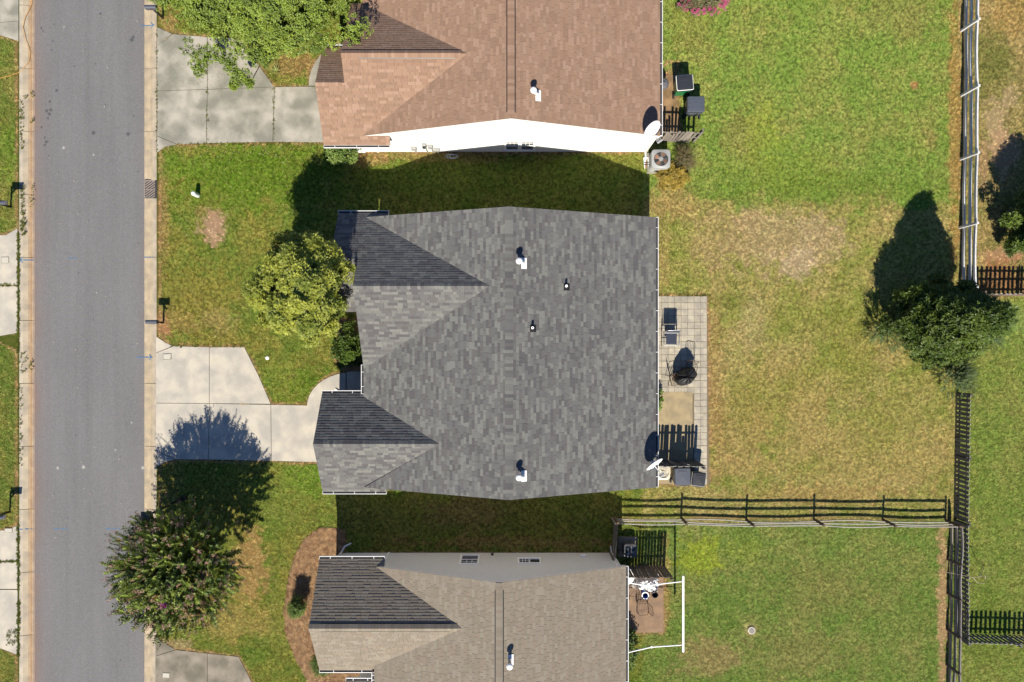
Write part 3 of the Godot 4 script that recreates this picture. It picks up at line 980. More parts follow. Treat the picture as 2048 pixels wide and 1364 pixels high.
# a window in a wall: centre, along, out; grid of glazing bars in the sashes
func window(house: Node3D, c: Vector3, along: Vector3, out: Vector3, w: float, h: float, kind := "hung") -> void:
	var bs := Basis(along, Vector3.UP, out)
	var b := c - house.position + out * 0.03
	var fr := MB.new()
	var t := 0.085
	fr.box(b + Vector3(0, h / 2, 0), Vector3(w + t, t, 0.06), bs, 0.008)
	fr.box(b - Vector3(0, h / 2, 0), Vector3(w + t + 0.04, t, 0.09), bs, 0.008)
	for s in [-0.5, 0.5]:
		fr.box(b + along * w * s, Vector3(t, h - t, 0.058), bs, 0.008)
	var win := part("window", fr.mesh(M.white), house)
	for half in 2:
		var pc := b + (Vector3(0, h * (0.25 if half else -0.25), 0) if kind == "hung" else along * w * (0.25 if half else -0.25))
		var size := Vector2(w - t - 0.04, h / 2 - 0.07) if kind == "hung" else Vector2(w / 2 - 0.07, h - t - 0.04)
		var pm := MB.new()
		pm.box(pc - out * 0.012, Vector3(size.x, size.y, 0.01), bs)
		part("pane", pm.mesh(M.glass if half == 1 or kind == "slider" else M.screen), win)
		var sm := MB.new()
		for s in [-1.0, 1.0]:
			sm.box(pc + Vector3(0, s * (size.y / 2 + 0.012), 0), Vector3(size.x + 0.03, 0.022, 0.03), bs)
			sm.box(pc + along * s * (size.x / 2 + 0.012), Vector3(0.022, size.y, 0.028), bs)
		if half == 1 or kind == "slider":
			if not (kind == "slider" and half == 0):
				for k in [-1.0, 1.0]:
					sm.box(pc + along * size.x * k / 6.0, Vector3(0.02, size.y, 0.014), bs)
				sm.box(pc, Vector3(size.x, 0.02, 0.013), bs)
		part("sash", sm.mesh(M.white), win)

func pipe(called: String, house: Node3D, pts: Array, rad: float, m: Material, sides := 8) -> MeshInstance3D:
	var mb := MB.new()
	var q := []
	var r := []
	for p in pts:
		q.append(p - house.position)
		r.append(rad)
	mb.tube(q, r, sides)
	return part(called, mb.mesh(m), house)

func downspout(house: Node3D, pts: Array) -> void:
	var mb := MB.new()
	for i in pts.size() - 1:
		var a: Vector3 = pts[i] - house.position
		var b: Vector3 = pts[i + 1] - house.position
		var d := (b - a).normalized()
		var s := d.cross(Vector3.UP if absf(d.y) < 0.9 else Vector3.RIGHT).normalized()
		mb.box((a + b) / 2, Vector3(0.075, 0.06, (b - a).length() + 0.05), Basis(s, d.cross(s), d), 0.01)
	part("downspout", mb.mesh(M.white_metal), house)

func roof_vent(house: Node3D, at: Vector3, p: float, lean := Vector3(-0.16, 0, -0.02), dark := false) -> void:
	var b := at - house.position
	var fl := MB.new()
	var ang := atan(p)
	fl.box(b + Vector3(0.05, 0.012, 0.02), Vector3(0.24, 0.006, 0.46), Basis(Vector3(0, 0, 1), -ang))
	var root := part("roof_vent", fl.mesh(M.white_metal), house)
	var st := MB.new()
	st.tube([b + Vector3(0, -0.05, 0), b + Vector3(0, 0.2, 0), b + lean + Vector3(0, 0.36, 0), b + lean + Vector3(0, 0.50, 0)], [0.085, 0.075, 0.075, 0.075], 12)
	part("flue", st.mesh(M.steel if dark else M.white_metal), root)
	var hd := MB.new()
	hd.lathe(b + lean + Vector3(0, 0.47, 0), [Vector2(0.11, 0), Vector2(0.135, 0.02), Vector2(0.135, 0.09), Vector2(0.09, 0.13), Vector2(0.0, 0.145)], 16)
	part("hood", hd.mesh(M.white_metal), root)

func plumbing_vent(house: Node3D, at: Vector3, p: float, open := true) -> void:
	var b := at - house.position
	var mb := MB.new()
	mb.box(b + Vector3(0.03, 0.012, 0.02), Vector3(0.28, 0.006, 0.30), Basis(Vector3(0, 0, 1), -atan(p)))
	mb.lathe(b, [Vector2(0.13, 0.0), Vector2(0.07, 0.08), Vector2(0.06, 0.16), Vector2(0.0, 0.16)], 12)
	var root := part("plumbing_vent", mb.mesh(M.black), house)
	var t := MB.new()
	t.lathe(b, [Vector2(0.055, 0.1), Vector2(0.055, 0.30), Vector2(0.03, 0.30), Vector2(0.03, 0.2)] if open else [Vector2(0.055, 0.1), Vector2(0.055, 0.30), Vector2(0.0, 0.305)], 12)
	part("pipe", t.mesh(M.white), root)

func ridge_vent(house: Node3D, a: Vector3, b: Vector3, pl: float, pr: float, w := 0.19) -> void:
	var d := (b - a).normalized()
	var side := d.cross(Vector3.UP).normalized()
	var mb := MB.new()
	for sg in [-1.0, 1.0]:
		var p := pr if sg > 0 else pl
		var e: Vector3 = side * sg * w - Vector3(0, p * w, 0)
		var up := Vector3(0, 0.03, 0)
		var q := [a - house.position, b - house.position]
		mb.quad(q[0] + up, q[1] + up, q[1] + e + up, q[0] + e + up, Vector3.UP)
		mb.quad(q[0] + e + up, q[1] + e + up, q[1] + e - Vector3(0, 0.02, 0), q[0] + e - Vector3(0, 0.02, 0), side * sg)
		for k in 2:
			mb.tri(q[k] + up, q[k] + e + up, q[k] + e - Vector3(0, 0.02, 0), d * (-1 if k == 0 else 1))
	part("ridge_vent", mb.mesh(M.black), house)

func garage_front(house: Node3D, x: float, z0: float, z1: float) -> void:
	var along := Vector3(0, 0, 1)
	var out := Vector3(-1, 0, 0)
	var c := Vector3(x, 1.08, (z0 + z1) / 2) - house.position + out * 0.03
	var fr := MB.new()
	var w := minf(2.75, z1 - z0 - 0.5)
	var bs := Basis(along, Vector3.UP, along.cross(Vector3.UP))
	for s in [-0.5, 0.5]:
		fr.box(c + along * (w + 0.12) * s, Vector3(0.12, 2.2, 0.06), bs)
	fr.box(c + Vector3(0, 1.13, 0), Vector3(w + 0.24, 0.12, 0.06), bs)
	var door := part("garage_door", fr.mesh(M.trim), house)
	for i in 4:
		for j in 4:
			var pm := MB.new()
			pm.box(c + Vector3(0, -0.81 + i * 0.54, 0) + along * (w * ((j + 0.5) / 4.0 - 0.5)), Vector3(w / 4 - 0.02, 0.52, 0.04), bs, 0.012)
			part("panel", pm.mesh(M.white), door)

func house_shell(called: String, label: String, sid: Material, xw: float, xe: float, xr: float, z0: float, z1: float, hr: float, p: float, pw: float, z_in0: float, z_in1: float, x_in: float, xi_w: float) -> Node3D:
	var o := thing(called, label, "house", G((xw + xe) / 2, (z0 + z1) / 2))
	var a := G(xw, 0).x + xi_w
	var b := G(xe, 0).x - x_in
	var r := G(xr, 0).x
	var he := hr - p * (b - r) - 0.15
	var hw := hr - pw * (r - a) - 0.15
	var zn := G(0, z0).z + z_in0
	var zs := G(0, z1).z - z_in1
	var gable := [[0.0, 0.0], [b - a, 0.0], [b - a, he], [r - a, hr - 0.15], [0.0, hw]]
	siding(o, sid, Vector3(a, 0, zs), Vector3.RIGHT, Vector3.BACK, gable)
	siding(o, sid, Vector3(a, 0, zn), Vector3.RIGHT, Vector3.FORWARD, gable)
	siding(o, sid, Vector3(b, 0, zn), Vector3.BACK, Vector3.RIGHT, [[0, 0], [zs - zn, 0], [zs - zn, he], [0, he]])
	siding(o, sid, Vector3(a, 0, zn), Vector3.BACK, Vector3.LEFT, [[0, 0], [zs - zn, 0], [zs - zn, hw], [0, hw]])
	for cx in [a, b]:
		for cz in [zn, zs]:
			var cb := MB.new()
			cb.box(Vector3(cx, (he if cx == b else hw) / 2, cz) - o.position, Vector3(0.09, he if cx == b else hw, 0.09))
			part("corner_board", cb.mesh(M.white), o)
	no_grass(PackedVector2Array([Vector2(a, zn), Vector2(b, zn), Vector2(b, zs), Vector2(a, zs)]))
	return o

func bay(o: Node3D, sid: Material, x: float, x_back: float, zn: float, zs: float, hn: float, hs: float, zr: float, hr: float) -> void:
	siding(o, sid, Vector3(x, 0, zn), Vector3.BACK, Vector3.LEFT, [[0, 0], [zs - zn, 0], [zs - zn, hs], [zr - zn, hr], [0, hn]])
	siding(o, sid, Vector3(x, 0, zn), Vector3.RIGHT, Vector3.FORWARD, [[0, 0], [x_back - x, 0], [x_back - x, hn], [0, hn]])
	siding(o, sid, Vector3(x, 0, zs), Vector3.RIGHT, Vector3.BACK, [[0, 0], [x_back - x, 0], [x_back - x, hs], [0, hs]])
	no_grass(PackedVector2Array([Vector2(x, zn), Vector2(x_back, zn), Vector2(x_back, zs), Vector2(x, zs)]))

func front_window(o: Node3D, x: float, z: float, w := 1.0) -> void:
	window(o, Vector3(x, 1.35, z), Vector3.BACK, Vector3.LEFT, w, 1.3)

func clip_all(pl: PackedVector2Array, cutters: Array) -> PackedVector2Array:
	for c in cutters:
		var best := PackedVector2Array()
		var most := 0.0
		for q in Geometry2D.clip_polygons(pl, c):
			var ar := 0.0
			for i in q.size():
				ar += q[i].cross(q[(i + 1) % q.size()])
			if absf(ar) > most:
				most = absf(ar)
				best = q
		pl = best
	return pl

func build_houses() -> void:
	var N := Vector2(0, -1)      # up the picture
	var Sth := Vector2(0, 1)
	var E := Vector2(1, 0)
	var W := Vector2(-1, 0)
	# ----- the grey-roofed house in the middle
	var tones := [A(142, 141, 135) , A(120, 118, 115), A(152, 151, 144), A(108, 106, 106), A(132, 130, 126), A(126, 124, 122)]
	for i in tones.size(): tones[i] = tones[i].lerp(A(134, 134, 132), 0.15) * Color(1.03, 1.04, 1.07)
	var h := house_shell("house", "single-storey house with grey shingled roof and two front gables, in the middle", M.siding_tan, 751, 1289, 1019, 453.8, 951.8, 5.0, 0.37, 0.37, 0.12, 0.12, 0.2, 0.2)
	var sg := []
	var pa_n := poly([[703, 446], [796, 446], [796, 454], [754, 454], [986.6, 587.7], [751, 587.7], [751, 537], [703, 537]])
	var pa_s := poly([[751, 587.7], [986.6, 587.7], [751, 733.6]])
	var pb_n := poly([[673, 778.4], [751, 778.4], [751, 784.5], [896, 863.7], [673, 863.7]])
	var pb_s := poly([[673, 863.7], [896, 863.7], [752, 951.8], [791, 951.8], [791, 961], [673, 961]])
	roof_face(h, "grey", tones, poly([[1019, 453.8], [1289, 453.8], [1289, 951.8], [1019, 951.8]]), G2(1019, 700), 5.0, W, 0.37, sg)
	roof_face(h, "grey", tones, clip_all(poly([[751, 453.8], [1019, 453.8], [1019, 951.8], [751, 951.8]]), [pa_n, pa_s, pb_n, pb_s]), G2(1019, 700), 5.0, E, 0.37, sg)
	roof_face(h, "grey", tones, pa_n, G2(751, 587.7), 4.7, Sth, 0.64, sg)
	roof_face(h, "grey", tones, pa_s, G2(751, 587.7), 4.7, N, 0.595, sg)
	roof_face(h, "grey", tones, poly([[703, 537], [751, 537], [751, 628], [703, 628]]), G2(703, 537), 3.917, N, 0.64, sg)
	roof_face(h, "grey", tones, pb_n, G2(673, 863.7), 3.9, Sth, 0.679, sg)
	roof_face(h, "grey", tones, pb_s, G2(673, 863.7), 3.9, N, 0.638, sg)
	finish_shingles("grey", tones, sg)
	ridge_caps(h, G(1019, 453.8, 5.0), G(1019, 951.8, 5.0), 0.37, 0.37, tones, "grey", 0.022, 0.17)
	ridge_caps(h, G(751, 587.7, 4.7), G(980, 587.7, 4.7), 0.64, 0.595, tones, "grey", 0.012, 0.14)
	ridge_caps(h, G(673, 863.7, 3.9), G(890, 863.7, 3.9), 0.679, 0.638, tones, "grey", 0.012, 0.14)
	gutter(h, G2(1289, 454), G2(1289, 951), 2.58, E)
	gutter(h, G2(703, 446), G2(796, 446), 2.5, N)
	gutter(h, G2(673, 778.4), G2(748, 778.4), 2.5, N)
	gutter(h, G2(751, 726), G2(751, 779), 2.59, W)
	gutter(h, G2(673, 961), G2(791, 961), 2.39, Sth)
	bay(h, M.siding_tan, G(712, 0).x, G(752, 0).x, G(0, 459).z, G(0, 615).z, 2.55, 2.5, G(0, 537).z, 3.75)
	bay(h, M.siding_tan, G(685, 0).x, G(760, 0).x, G(0, 792).z, G(0, 946).z, 2.5, 2.45, G(0, 863.7).z, 3.75)
	siding(h, M.siding_tan, Vector3(G(757, 0).x, 0, G(0, 462).z), Vector3.BACK, Vector3.LEFT, [[0, 2.0], [G(0, 720).z - G(0, 462).z, 2.0], [G(0, 720).z - G(0, 462).z, 2.55], [G(0, 587.7).z - G(0, 462).z, 4.55], [0, 2.6]])
	garage_front(h, G(685, 0).x, G(0, 796).z, G(0, 942).z)
	front_window(h, G(712, 0).x, G(0, 500).z)
	front_window(h, G(712, 0).x, G(0, 570).z)
	front_door(h, Vector3(G(761, 0).x, 1.05, G(0, 758).z))
	roof_vent(h, G(1042.5, 548.5, 4.8), 0.37)
	roof_vent(h, G(1042.5, 912, 4.8), 0.37)
	plumbing_vent(h, G(1118.5, 586.5, 4.11), 0.37, false)
	plumbing_vent(h, G(1059, 659.5, 4.64), 0.37, true)
	window(h, Vector3(G(1281, 0).x, 1.4, G(0, 600).z), Vector3.FORWARD, Vector3.RIGHT, 1.2, 1.2)
	window(h, Vector3(G(1281, 0).x, 1.1, G(0, 830).z), Vector3.FORWARD, Vector3.RIGHT, 1.7, 2.0, "slider")
	downspout(h, [G(1291, 948, 2.5), G(1284, 946, 2.3), G(1284, 946, 0.1), G(1284, 955, 0.05)])
	downspout(h, [G(690, 780, 2.4), G(684, 789, 2.15), G(684, 789, 0.12), G(672, 778, 0.06)])
	# ----- the brown-roofed house at the top
	var bt := [A(188, 146, 117), A(172, 130, 103), A(200, 160, 132), A(160, 120, 95), A(180, 138, 110), A(176, 138, 112)]
	for i in bt.size(): bt[i] = bt[i].lerp(A(194, 163, 140), 0.4) * Color(1.04, 1.07, 1.10)
	h = house_shell("house", "white-sided house with brown shingled roof at the top of the street", M.siding_white, 748, 1296.6, 1022.3, -196, 304.3, 5.0, 0.362, 0.362, 0.1, 0.03, 0.16, 0.2)
	sg = []
	var pc_s := poly([[675, 224], [727, 224], [727, 182.6], [947, 182.6], [749, 304.3], [798, 304.3], [798, 318.6], [675, 318.6]])
	var pc_n := poly([[727, 182.6], [727, 60.6], [748, 60.6], [947, 182.6]])
	roof_face(h, "brown", bt, poly([[1022.3, -196], [1296.6, -196], [1296.6, 304.3], [1022.3, 304.3]]), G2(1022.3, 0), 5.0, W, 0.362, sg)
	roof_face(h, "brown", bt, clip_all(poly([[748, -196], [1022.3, -196], [1022.3, 304.3], [748, 304.3]]), [pc_s, pc_n]), G2(1022.3, 0), 5.0, E, 0.362, sg)
	roof_face(h, "brown", bt, pc_s, G2(727, 182.6), 4.34, N, 0.59, sg)
	roof_face(h, "brown", bt, pc_n, G2(727, 182.6), 4.34, Sth, 0.59, sg)
	roof_face(h, "brown", bt, poly([[675, 140], [727, 140], [727, 224], [675, 224]]), G2(675, 224), 3.75, Sth, 0.6, sg)
	finish_shingles("brown", bt, sg)
	ridge_vent(h, G(1022.3, -150, 5.0), G(1022.3, 293, 5.0), 0.362, 0.362)
	ridge_caps(h, G(1022.3, -196, 5.0), G(1022.3, 302, 5.0), 0.362, 0.362, bt, "brown", 0.045, 0.15)
	ridge_vent(h, G(757, 182.6, 4.34), G(925, 182.6, 4.34), 0.59, 0.59)
	ridge_caps(h, G(727, 182.6, 4.34), G(940, 182.6, 4.34), 0.59, 0.59, bt, "brown", 0.04, 0.155)
	ridge_caps(h, G(675, 224, 3.75), G(727, 224, 3.75), 0.6, 0.59, bt, "brown", 0.012, 0.13)
	gutter(h, G2(1296.6, -190), G2(1296.6, 303), 2.58, E)
	gutter(h, G2(675, 140), G2(727, 140), 2.52, N)
	gutter(h, G2(675, 318.6), G2(797, 318.6), 2.38, Sth)
	bay(h, M.siding_white, G(690, 0).x, G(760, 0).x, G(0, 152).z, G(0, 303).z, 2.5, 2.45, G(0, 224).z, 3.6)
	siding(h, M.siding_white, Vector3(G(738, 0).x, 0, G(0, 70).z), Vector3.BACK, Vector3.LEFT, [[0, 0], [G(0, 300).z - G(0, 70).z, 0], [G(0, 300).z - G(0, 70).z, 2.4], [G(0, 182.6).z - G(0, 70).z, 4.2], [0, 2.7]])
	garage_front(h, G(690, 0).x, G(0, 156).z, G(0, 300).z)
	roof_vent(h, G(1067, 259, 4.6), 0.362)
	var zw := G(0, 304.3).z - 0.03
	for wx in [1024.3, 1054.0]:
		window(h, Vector3(G(wx, 0).x, 1.08, zw), Vector3.RIGHT, Vector3.BACK, 0.66, 1.36)
	wall_gear(h, zw)
	downspout(h, [G(1297, 303, 2.5), G(1290, 306, 2.25), G(1290, 306, 0.1), G(1291, 318, 0.05), G(1288, 330, 0.05)])
	# ----- the taupe-roofed house at the bottom
	var tt := [A(172, 160, 143), A(160, 148, 131), A(182, 171, 154), A(154, 142, 127), A(170, 154, 136), A(166, 156, 142)]
	for i in tt.size(): tt[i] = tt[i].lerp(A(172, 160, 143), 0.4)
	h = house_shell("house", "grey-sided house with taupe shingled roof at the bottom of the picture", M.siding_grey, 770, 1234, 1002, 1097.7, 1640, 4.6, 0.363, 0.363, 0.2, 0.12, 0.24, 0.2)
	sg = []
	var pd_n := poly([[667, 1086], [788.5, 1086], [788.5, 1097.7], [772, 1097.7], [937, 1186.4], [667, 1186.4]])
	var pd_s := poly([[667, 1186.4], [937, 1186.4], [770, 1281.7], [770, 1292], [667, 1292]])
	var pe_n := poly([[716, 1312], [770, 1312], [771, 1320], [912, 1402], [716, 1402]])
	var pe_s := poly([[716, 1402], [912, 1402], [771, 1484], [770, 1492], [716, 1492]])
	roof_face(h, "taupe", tt, poly([[1002, 1097.7], [1234, 1097.7], [1234, 1640], [1002, 1640]]), G2(1002, 1200), 4.6, W, 0.363, sg)
	roof_face(h, "taupe", tt, clip_all(poly([[770, 1097.7], [1002, 1097.7], [1002, 1640], [770, 1640]]), [pd_n, pd_s, pe_n, pe_s]), G2(1002, 1200), 4.6, E, 0.363, sg)
	roof_face(h, "taupe", tt, pd_n, G2(667, 1186.4), 4.03, Sth, 0.671, sg)
	roof_face(h, "taupe", tt, pd_s, G2(667, 1186.4), 4.03, N, 0.638, sg)
	roof_face(h, "taupe", tt, pe_n, G2(716, 1402), 3.81, Sth, 0.65, sg)
	roof_face(h, "taupe", tt, pe_s, G2(716, 1402), 3.81, N, 0.65, sg)
	finish_shingles("taupe", tt, sg)
	ridge_vent(h, G(1002, 1112, 4.6), G(1002, 1600, 4.6), 0.363, 0.363)
	ridge_caps(h, G(1002, 1098, 4.6), G(1002, 1640, 4.6), 0.363, 0.363, tt, "taupe", 0.045, 0.15)
	ridge_vent(h, G(687, 1186.4, 4.03), G(915, 1186.4, 4.03), 0.671, 0.638)
	ridge_caps(h, G(667, 1186.4, 4.03), G(930, 1186.4, 4.03), 0.671, 0.638, tt, "taupe", 0.04, 0.155)
	gutter(h, G2(1234, 1098), G2(1234, 1640), 2.55, E)
	gutter(h, G2(667, 1086), G2(788, 1086), 2.4, N)
	gutter(h, G2(667, 1292), G2(772, 1292), 2.4, Sth)
	gutter(h, G2(770, 1294), G2(770, 1312), 2.55, W)
	gutter(h, G2(716, 1312), G2(770, 1312), 2.4, N)
	bay(h, M.siding_grey, G(682, 0).x, G(778, 0).x, G(0, 1106).z, G(0, 1280).z, 2.35, 2.3, G(0, 1186.4).z, 3.88)
	bay(h, M.siding_grey, G(730, 0).x, G(778, 0).x, G(0, 1326).z, G(0, 1478).z, 2.35, 2.3, G(0, 1402).z, 3.66)
	garage_front(h, G(682, 0).x, G(0, 1112).z, G(0, 1270).z)
	roof_vent(h, G(1020, 1233, 4.45), 0.363, Vector3(0.0, 0, 0.05), true)
	var zn := G(0, 1097.7).z + 0.2
	window(h, Vector3(G(942, 0).x, 1.08, zn), Vector3.LEFT, Vector3.FORWARD, 0.86, 1.2)
	window(h, Vector3(G(1057.5, 0).x, 1.26, zn), Vector3.LEFT, Vector3.FORWARD, 1.02, 0.68, "slider")
	var vb := MB.new()
	vb.box(Vector3(G(1164, 0).x, 0.56, zn - 0.05) - h.position, Vector3(0.28, 0.2, 0.1), Basis.IDENTITY, 0.02)
	part("dryer_vent", vb.mesh(M.white), h)
	var vt := MB.new()
	vt.box(Vector3(G(985, 0).x, 0.35, zn - 0.05) - h.position, Vector3(0.12, 0.12, 0.09))
	part("hose_tap", vt.mesh(M.iron), h)
	downspout(h, [G(1236, 1100, 2.4), G(1226, 1102, 2.15), G(1222, 1103, 0.1), G(1221, 1092, 0.06)])
	downspout(h, [G(690, 1087, 2.3), G(683, 1103, 2.05), G(684, 1103, 0.1), G(690, 1092, 0.08), G(702, 1086, 0.05)])

func front_door(house: Node3D, c: Vector3) -> void:
	var b := c - house.position
	var mb := MB.new()
	mb.box(b + Vector3(-0.02, 0, 0), Vector3(0.05, 2.05, 0.92), Basis.IDENTITY, 0.01)
	var d := part("door", mb.mesh(M.brick_red), house)
	var k := MB.new()
	k.lathe(b + Vector3(-0.06, -0.05, 0.36), [Vector2(0, -0.03), Vector2(0.03, -0.01), Vector2(0.03, 0.01), Vector2(0, 0.03)], 10)
	part("handle", k.mesh(M.steel), d)

func wall_gear(h: Node3D, zw: float) -> void:
	for q in [["cable_box", 832, 0.75, 0.26, 0.34], ["electric_meter", 855, 1.25, 0.2, 0.42], ["breaker_box", 866, 1.05, 0.24, 0.36], ["gas_meter", 876, 0.55, 0.28, 0.26], ["crawl_vent", 727, 0.35, 0.36, 0.16]]:
		var mb := MB.new()
		mb.box(Vector3(G(q[1], 0).x, q[2], zw + 0.07) - h.position, Vector3(q[3], q[4], 0.13), Basis.IDENTITY, 0.02)
		var o := part(q[0], mb.mesh(M.ac_grey if q[0] != "crawl_vent" else M.white), h)
		if q[0] == "electric_meter":
			var g := MB.new()
			g.lathe(Vector3(G(q[1], 0).x, q[2] + 0.05, zw + 0.13) - h.position, [Vector2(0.085, 0), Vector2(0.085, 0.07), Vector2(0.06, 0.1), Vector2(0, 0.105)], 14, Basis(Vector3.RIGHT, PI / 2))
			part("meter_glass", g.mesh(M.glass), o)
		if q[0] != "crawl_vent":
			var p := MB.new()
			p.tube([Vector3(G(q[1], 0).x, q[2] - q[4] / 2, zw + 0.06) - h.position, Vector3(G(q[1], 0).x + 0.02, 0.0, zw + 0.06) - h.position], [0.025, 0.025], 8)
			part("conduit", p.mesh(M.ac_grey), o)

# ---------- patios
func build_patios() -> void:
	# concrete pavers, each its own piece
	var o := Node3D.new()
	o.name = "paver_patio"
	add_child(o)
	meta(o, "patio of square pale concrete pavers behind the grey-roofed house", "", "", "structure")
	var base := MB.new()
	var whole := poly([[1297, 592], [1414, 592], [1419, 968], [1297, 968]])
	base.prism(whole, -0.05, 0.008, false)
	part("paver_bed", base.mesh(M.paver_joint), o)
	no_grass(whole)
	var kinds := []
	for i in 8:
		var mb := MB.new()
		mb.box(Vector3.ZERO, Vector3(0.303, 0.05, 0.303), Basis.IDENTITY, 0.008)
		var f := 1.0 - 0.014 * i
		kinds.append(mb.mesh(bump(mat(A(244 * f, 232 * f, 206 * f), 0.92, 0, "grit", false, 1.6, "stain", 0.6), "bump", 0.08)))
	for r in 29:
		for c in 9:
			var fx := 1303.5 + c * 13.0
			var fy := 598.5 + r * 13.0
			if fx < 1386 and fy > 782:
				continue
			var p := part("paver", kinds[rng.randi() % 8], o, G(fx + rng.randf_range(-0.2, 0.2), fy + rng.randf_range(-0.2, 0.2), 0.0 + rng.randf_range(-0.002, 0.003)))
			p.rotation.y = rng.randf_range(-0.012, 0.012)
	var pad := slabs("patio_pad", "tan concrete pad by the back door of the grey-roofed house", [[[1294, 784], [1385, 783], [1386, 968], [1294, 968]]], bump(mat(A(216, 194, 150), 0.9, 0, "grit", false, 1.5, "stain", 0.4), "bump", 0.2), 0.03)
	slabs("patio_pad", "brownish concrete pad strewn with junk behind the taupe-roofed house", [[[1238, 1136], [1327, 1136], [1327, 1265], [1238, 1265]]], bump(mat(A(188, 154, 122), 0.9, 0, "grit", false, 1.5, "stain", 0.4), "bump", 0.2), 0.05)
	slabs("patio_pad", "clay-dusted concrete pad by the bins of the brown-roofed house", [[[1297, 150], [1352, 150], [1360, 270], [1297, 270]]], bump(mat(A(204, 164, 120), 0.95, 0, "grit", false, 1.5, "stain_old", 0.5), "bump", 0.3), 0.015)
	# beds of pine straw
	for q in [["mulch_bed", "curved bed of orange pine straw round the front of the taupe-roofed house", [[690, 1062], [672, 1056], [640, 1058], [612, 1076], [592, 1110], [578, 1160], [570, 1220], [572, 1262], [590, 1310], [620, 1366], [650, 1420], [740, 1420], [740, 1300], [690, 1300]]],
			["mulch_bed", "small dark mulch bed in the porch corner of the grey-roofed house", [[680, 640], [752, 640], [752, 741], [690, 741], [672, 720]]]]:
		var mb := MB.new()
		var pl := poly(q[2])
		mb.prism(pl, -0.05, 0.03, false)
		var c := A(184, 144, 102) if taken.get(str(get_instance_id()) + "mulch_bed", 0) == 0 else A(150, 84, 54)
		single(q[0], mb.mesh(bump(mat(c, 0.95, 0, "grit", false, 2.5, "cloud", 0.4), "bump", 1.0)), q[1], "", "", "structure")
		no_grass(pl, 2)
	var tuft := MB.new().paint(Color.WHITE)
	for i in 9:
		var a := rng.randf() * TAU
		var ctr := Vector3(rng.randf_range(-0.06, 0.06), 0.01 + rng.randf() * 0.025, rng.randf_range(-0.06, 0.06))
		var d := Vector3(cos(a), rng.randf_range(-0.15, 0.2), sin(a)) * 0.06
		var s := Vector3(-sin(a), 0, cos(a)) * 0.004
		tuft.quad(ctr - d - s, ctr - d + s, ctr + d + s, ctr + d - s, Vector3.UP)
	var buf := PackedFloat32Array()
	for j in MH:
		for i in MW:
			if bare[j * MW + i] == 2:
				for k in 2:
					var f := rng.randf_range(0.7, 1.25)
					put(buf, Basis(Vector3.UP, rng.randf() * TAU), Vector3((i + rng.randf()) * CELL - 26.0, 0.03, (j + rng.randf()) * CELL - 18.0), A(188 * f, 150 * f, 106 * f) if rng.randf() < 0.75 else A(140, 92, 56))
	var ps := multi("pine_straw", tuft.mesh(M.straw), buf, self, "stuff")
	meta(ps, "loose pine straw lying over the planting beds", "pine straw")

# ---------- fences
func rail_fence(label: String, pts: Array, heights: Array, hp: float, rail: Vector2, post: Vector2, cr: Color, cp: Color, m: Material, sag: float, side: Vector3, tops := []) -> Node3D:
	var mid: Vector3 = pts[pts.size() / 2]
	var o := thing("rail_fence", label, "fence", mid)
	for i in pts.size():
		var mb := MB.new().paint(cp)
		var d: Vector3 = (pts[mini(i + 1, pts.size() - 1)] - pts[maxi(i - 1, 0)]).normalized()
		var tilt := Basis(Vector3(rng.randf_range(-1, 1), 0, rng.randf_range(-1, 1)).normalized(), sag * 0.4 * rng.randf())
		mb.box(pts[i] - mid + Vector3(0, hp / 2 - 0.1, 0) , Vector3(post.x, hp + 0.2, post.y), tilt * Basis(d, Vector3.UP, d.cross(Vector3.UP)), 0.01)
		part("post", mb.mesh(m), o)
	for i in pts.size() - 1:
		for hh in heights:
			var a: Vector3 = pts[i] - mid + Vector3(0, hh, 0) + side
			var b: Vector3 = pts[i + 1] - mid + Vector3(0, hh, 0) + side
			var mb := MB.new()
			var n := 8
			var bow := Vector3(rng.randf_range(-1, 1), rng.randf_range(-0.5, 0.5), rng.randf_range(-1, 1)) * sag
			var jog := Vector3(0, rng.randf_range(-0.4, 0.4) * sag, 0)
			var tone := rng.randf_range(0.86, 1.08)
			var prev := []
			for k in n + 1:
				var t := float(k) / n
				var c := a.lerp(b, lerpf(0.004, 0.996, t)) + bow * sin(t * PI) + jog
				var d := (b - a).normalized()
				var s := d.cross(Vector3.UP)
				var ring := [c + s * rail.x / 2 + Vector3(0, rail.y / 2, 0), c - s * rail.x / 2 + Vector3(0, rail.y / 2, 0), c - s * rail.x / 2 - Vector3(0, rail.y / 2, 0), c + s * rail.x / 2 - Vector3(0, rail.y / 2, 0)]
				if k > 0:
					mb.paint(cr * (tone * rng.randf_range(0.93, 1.05)))
					var outs := [Vector3.UP, -s, Vector3.DOWN, s]
					for e in 4:
						mb.quad(prev[e], prev[(e + 1) % 4], ring[(e + 1) % 4], ring[e], outs[e])
				if k == 0 or k == n:
					mb.quad(ring[0], ring[1], ring[2], ring[3], d * (-1 if k == 0 else 1))
				prev = ring
			part("rail", mb.mesh(m), o)
	return o

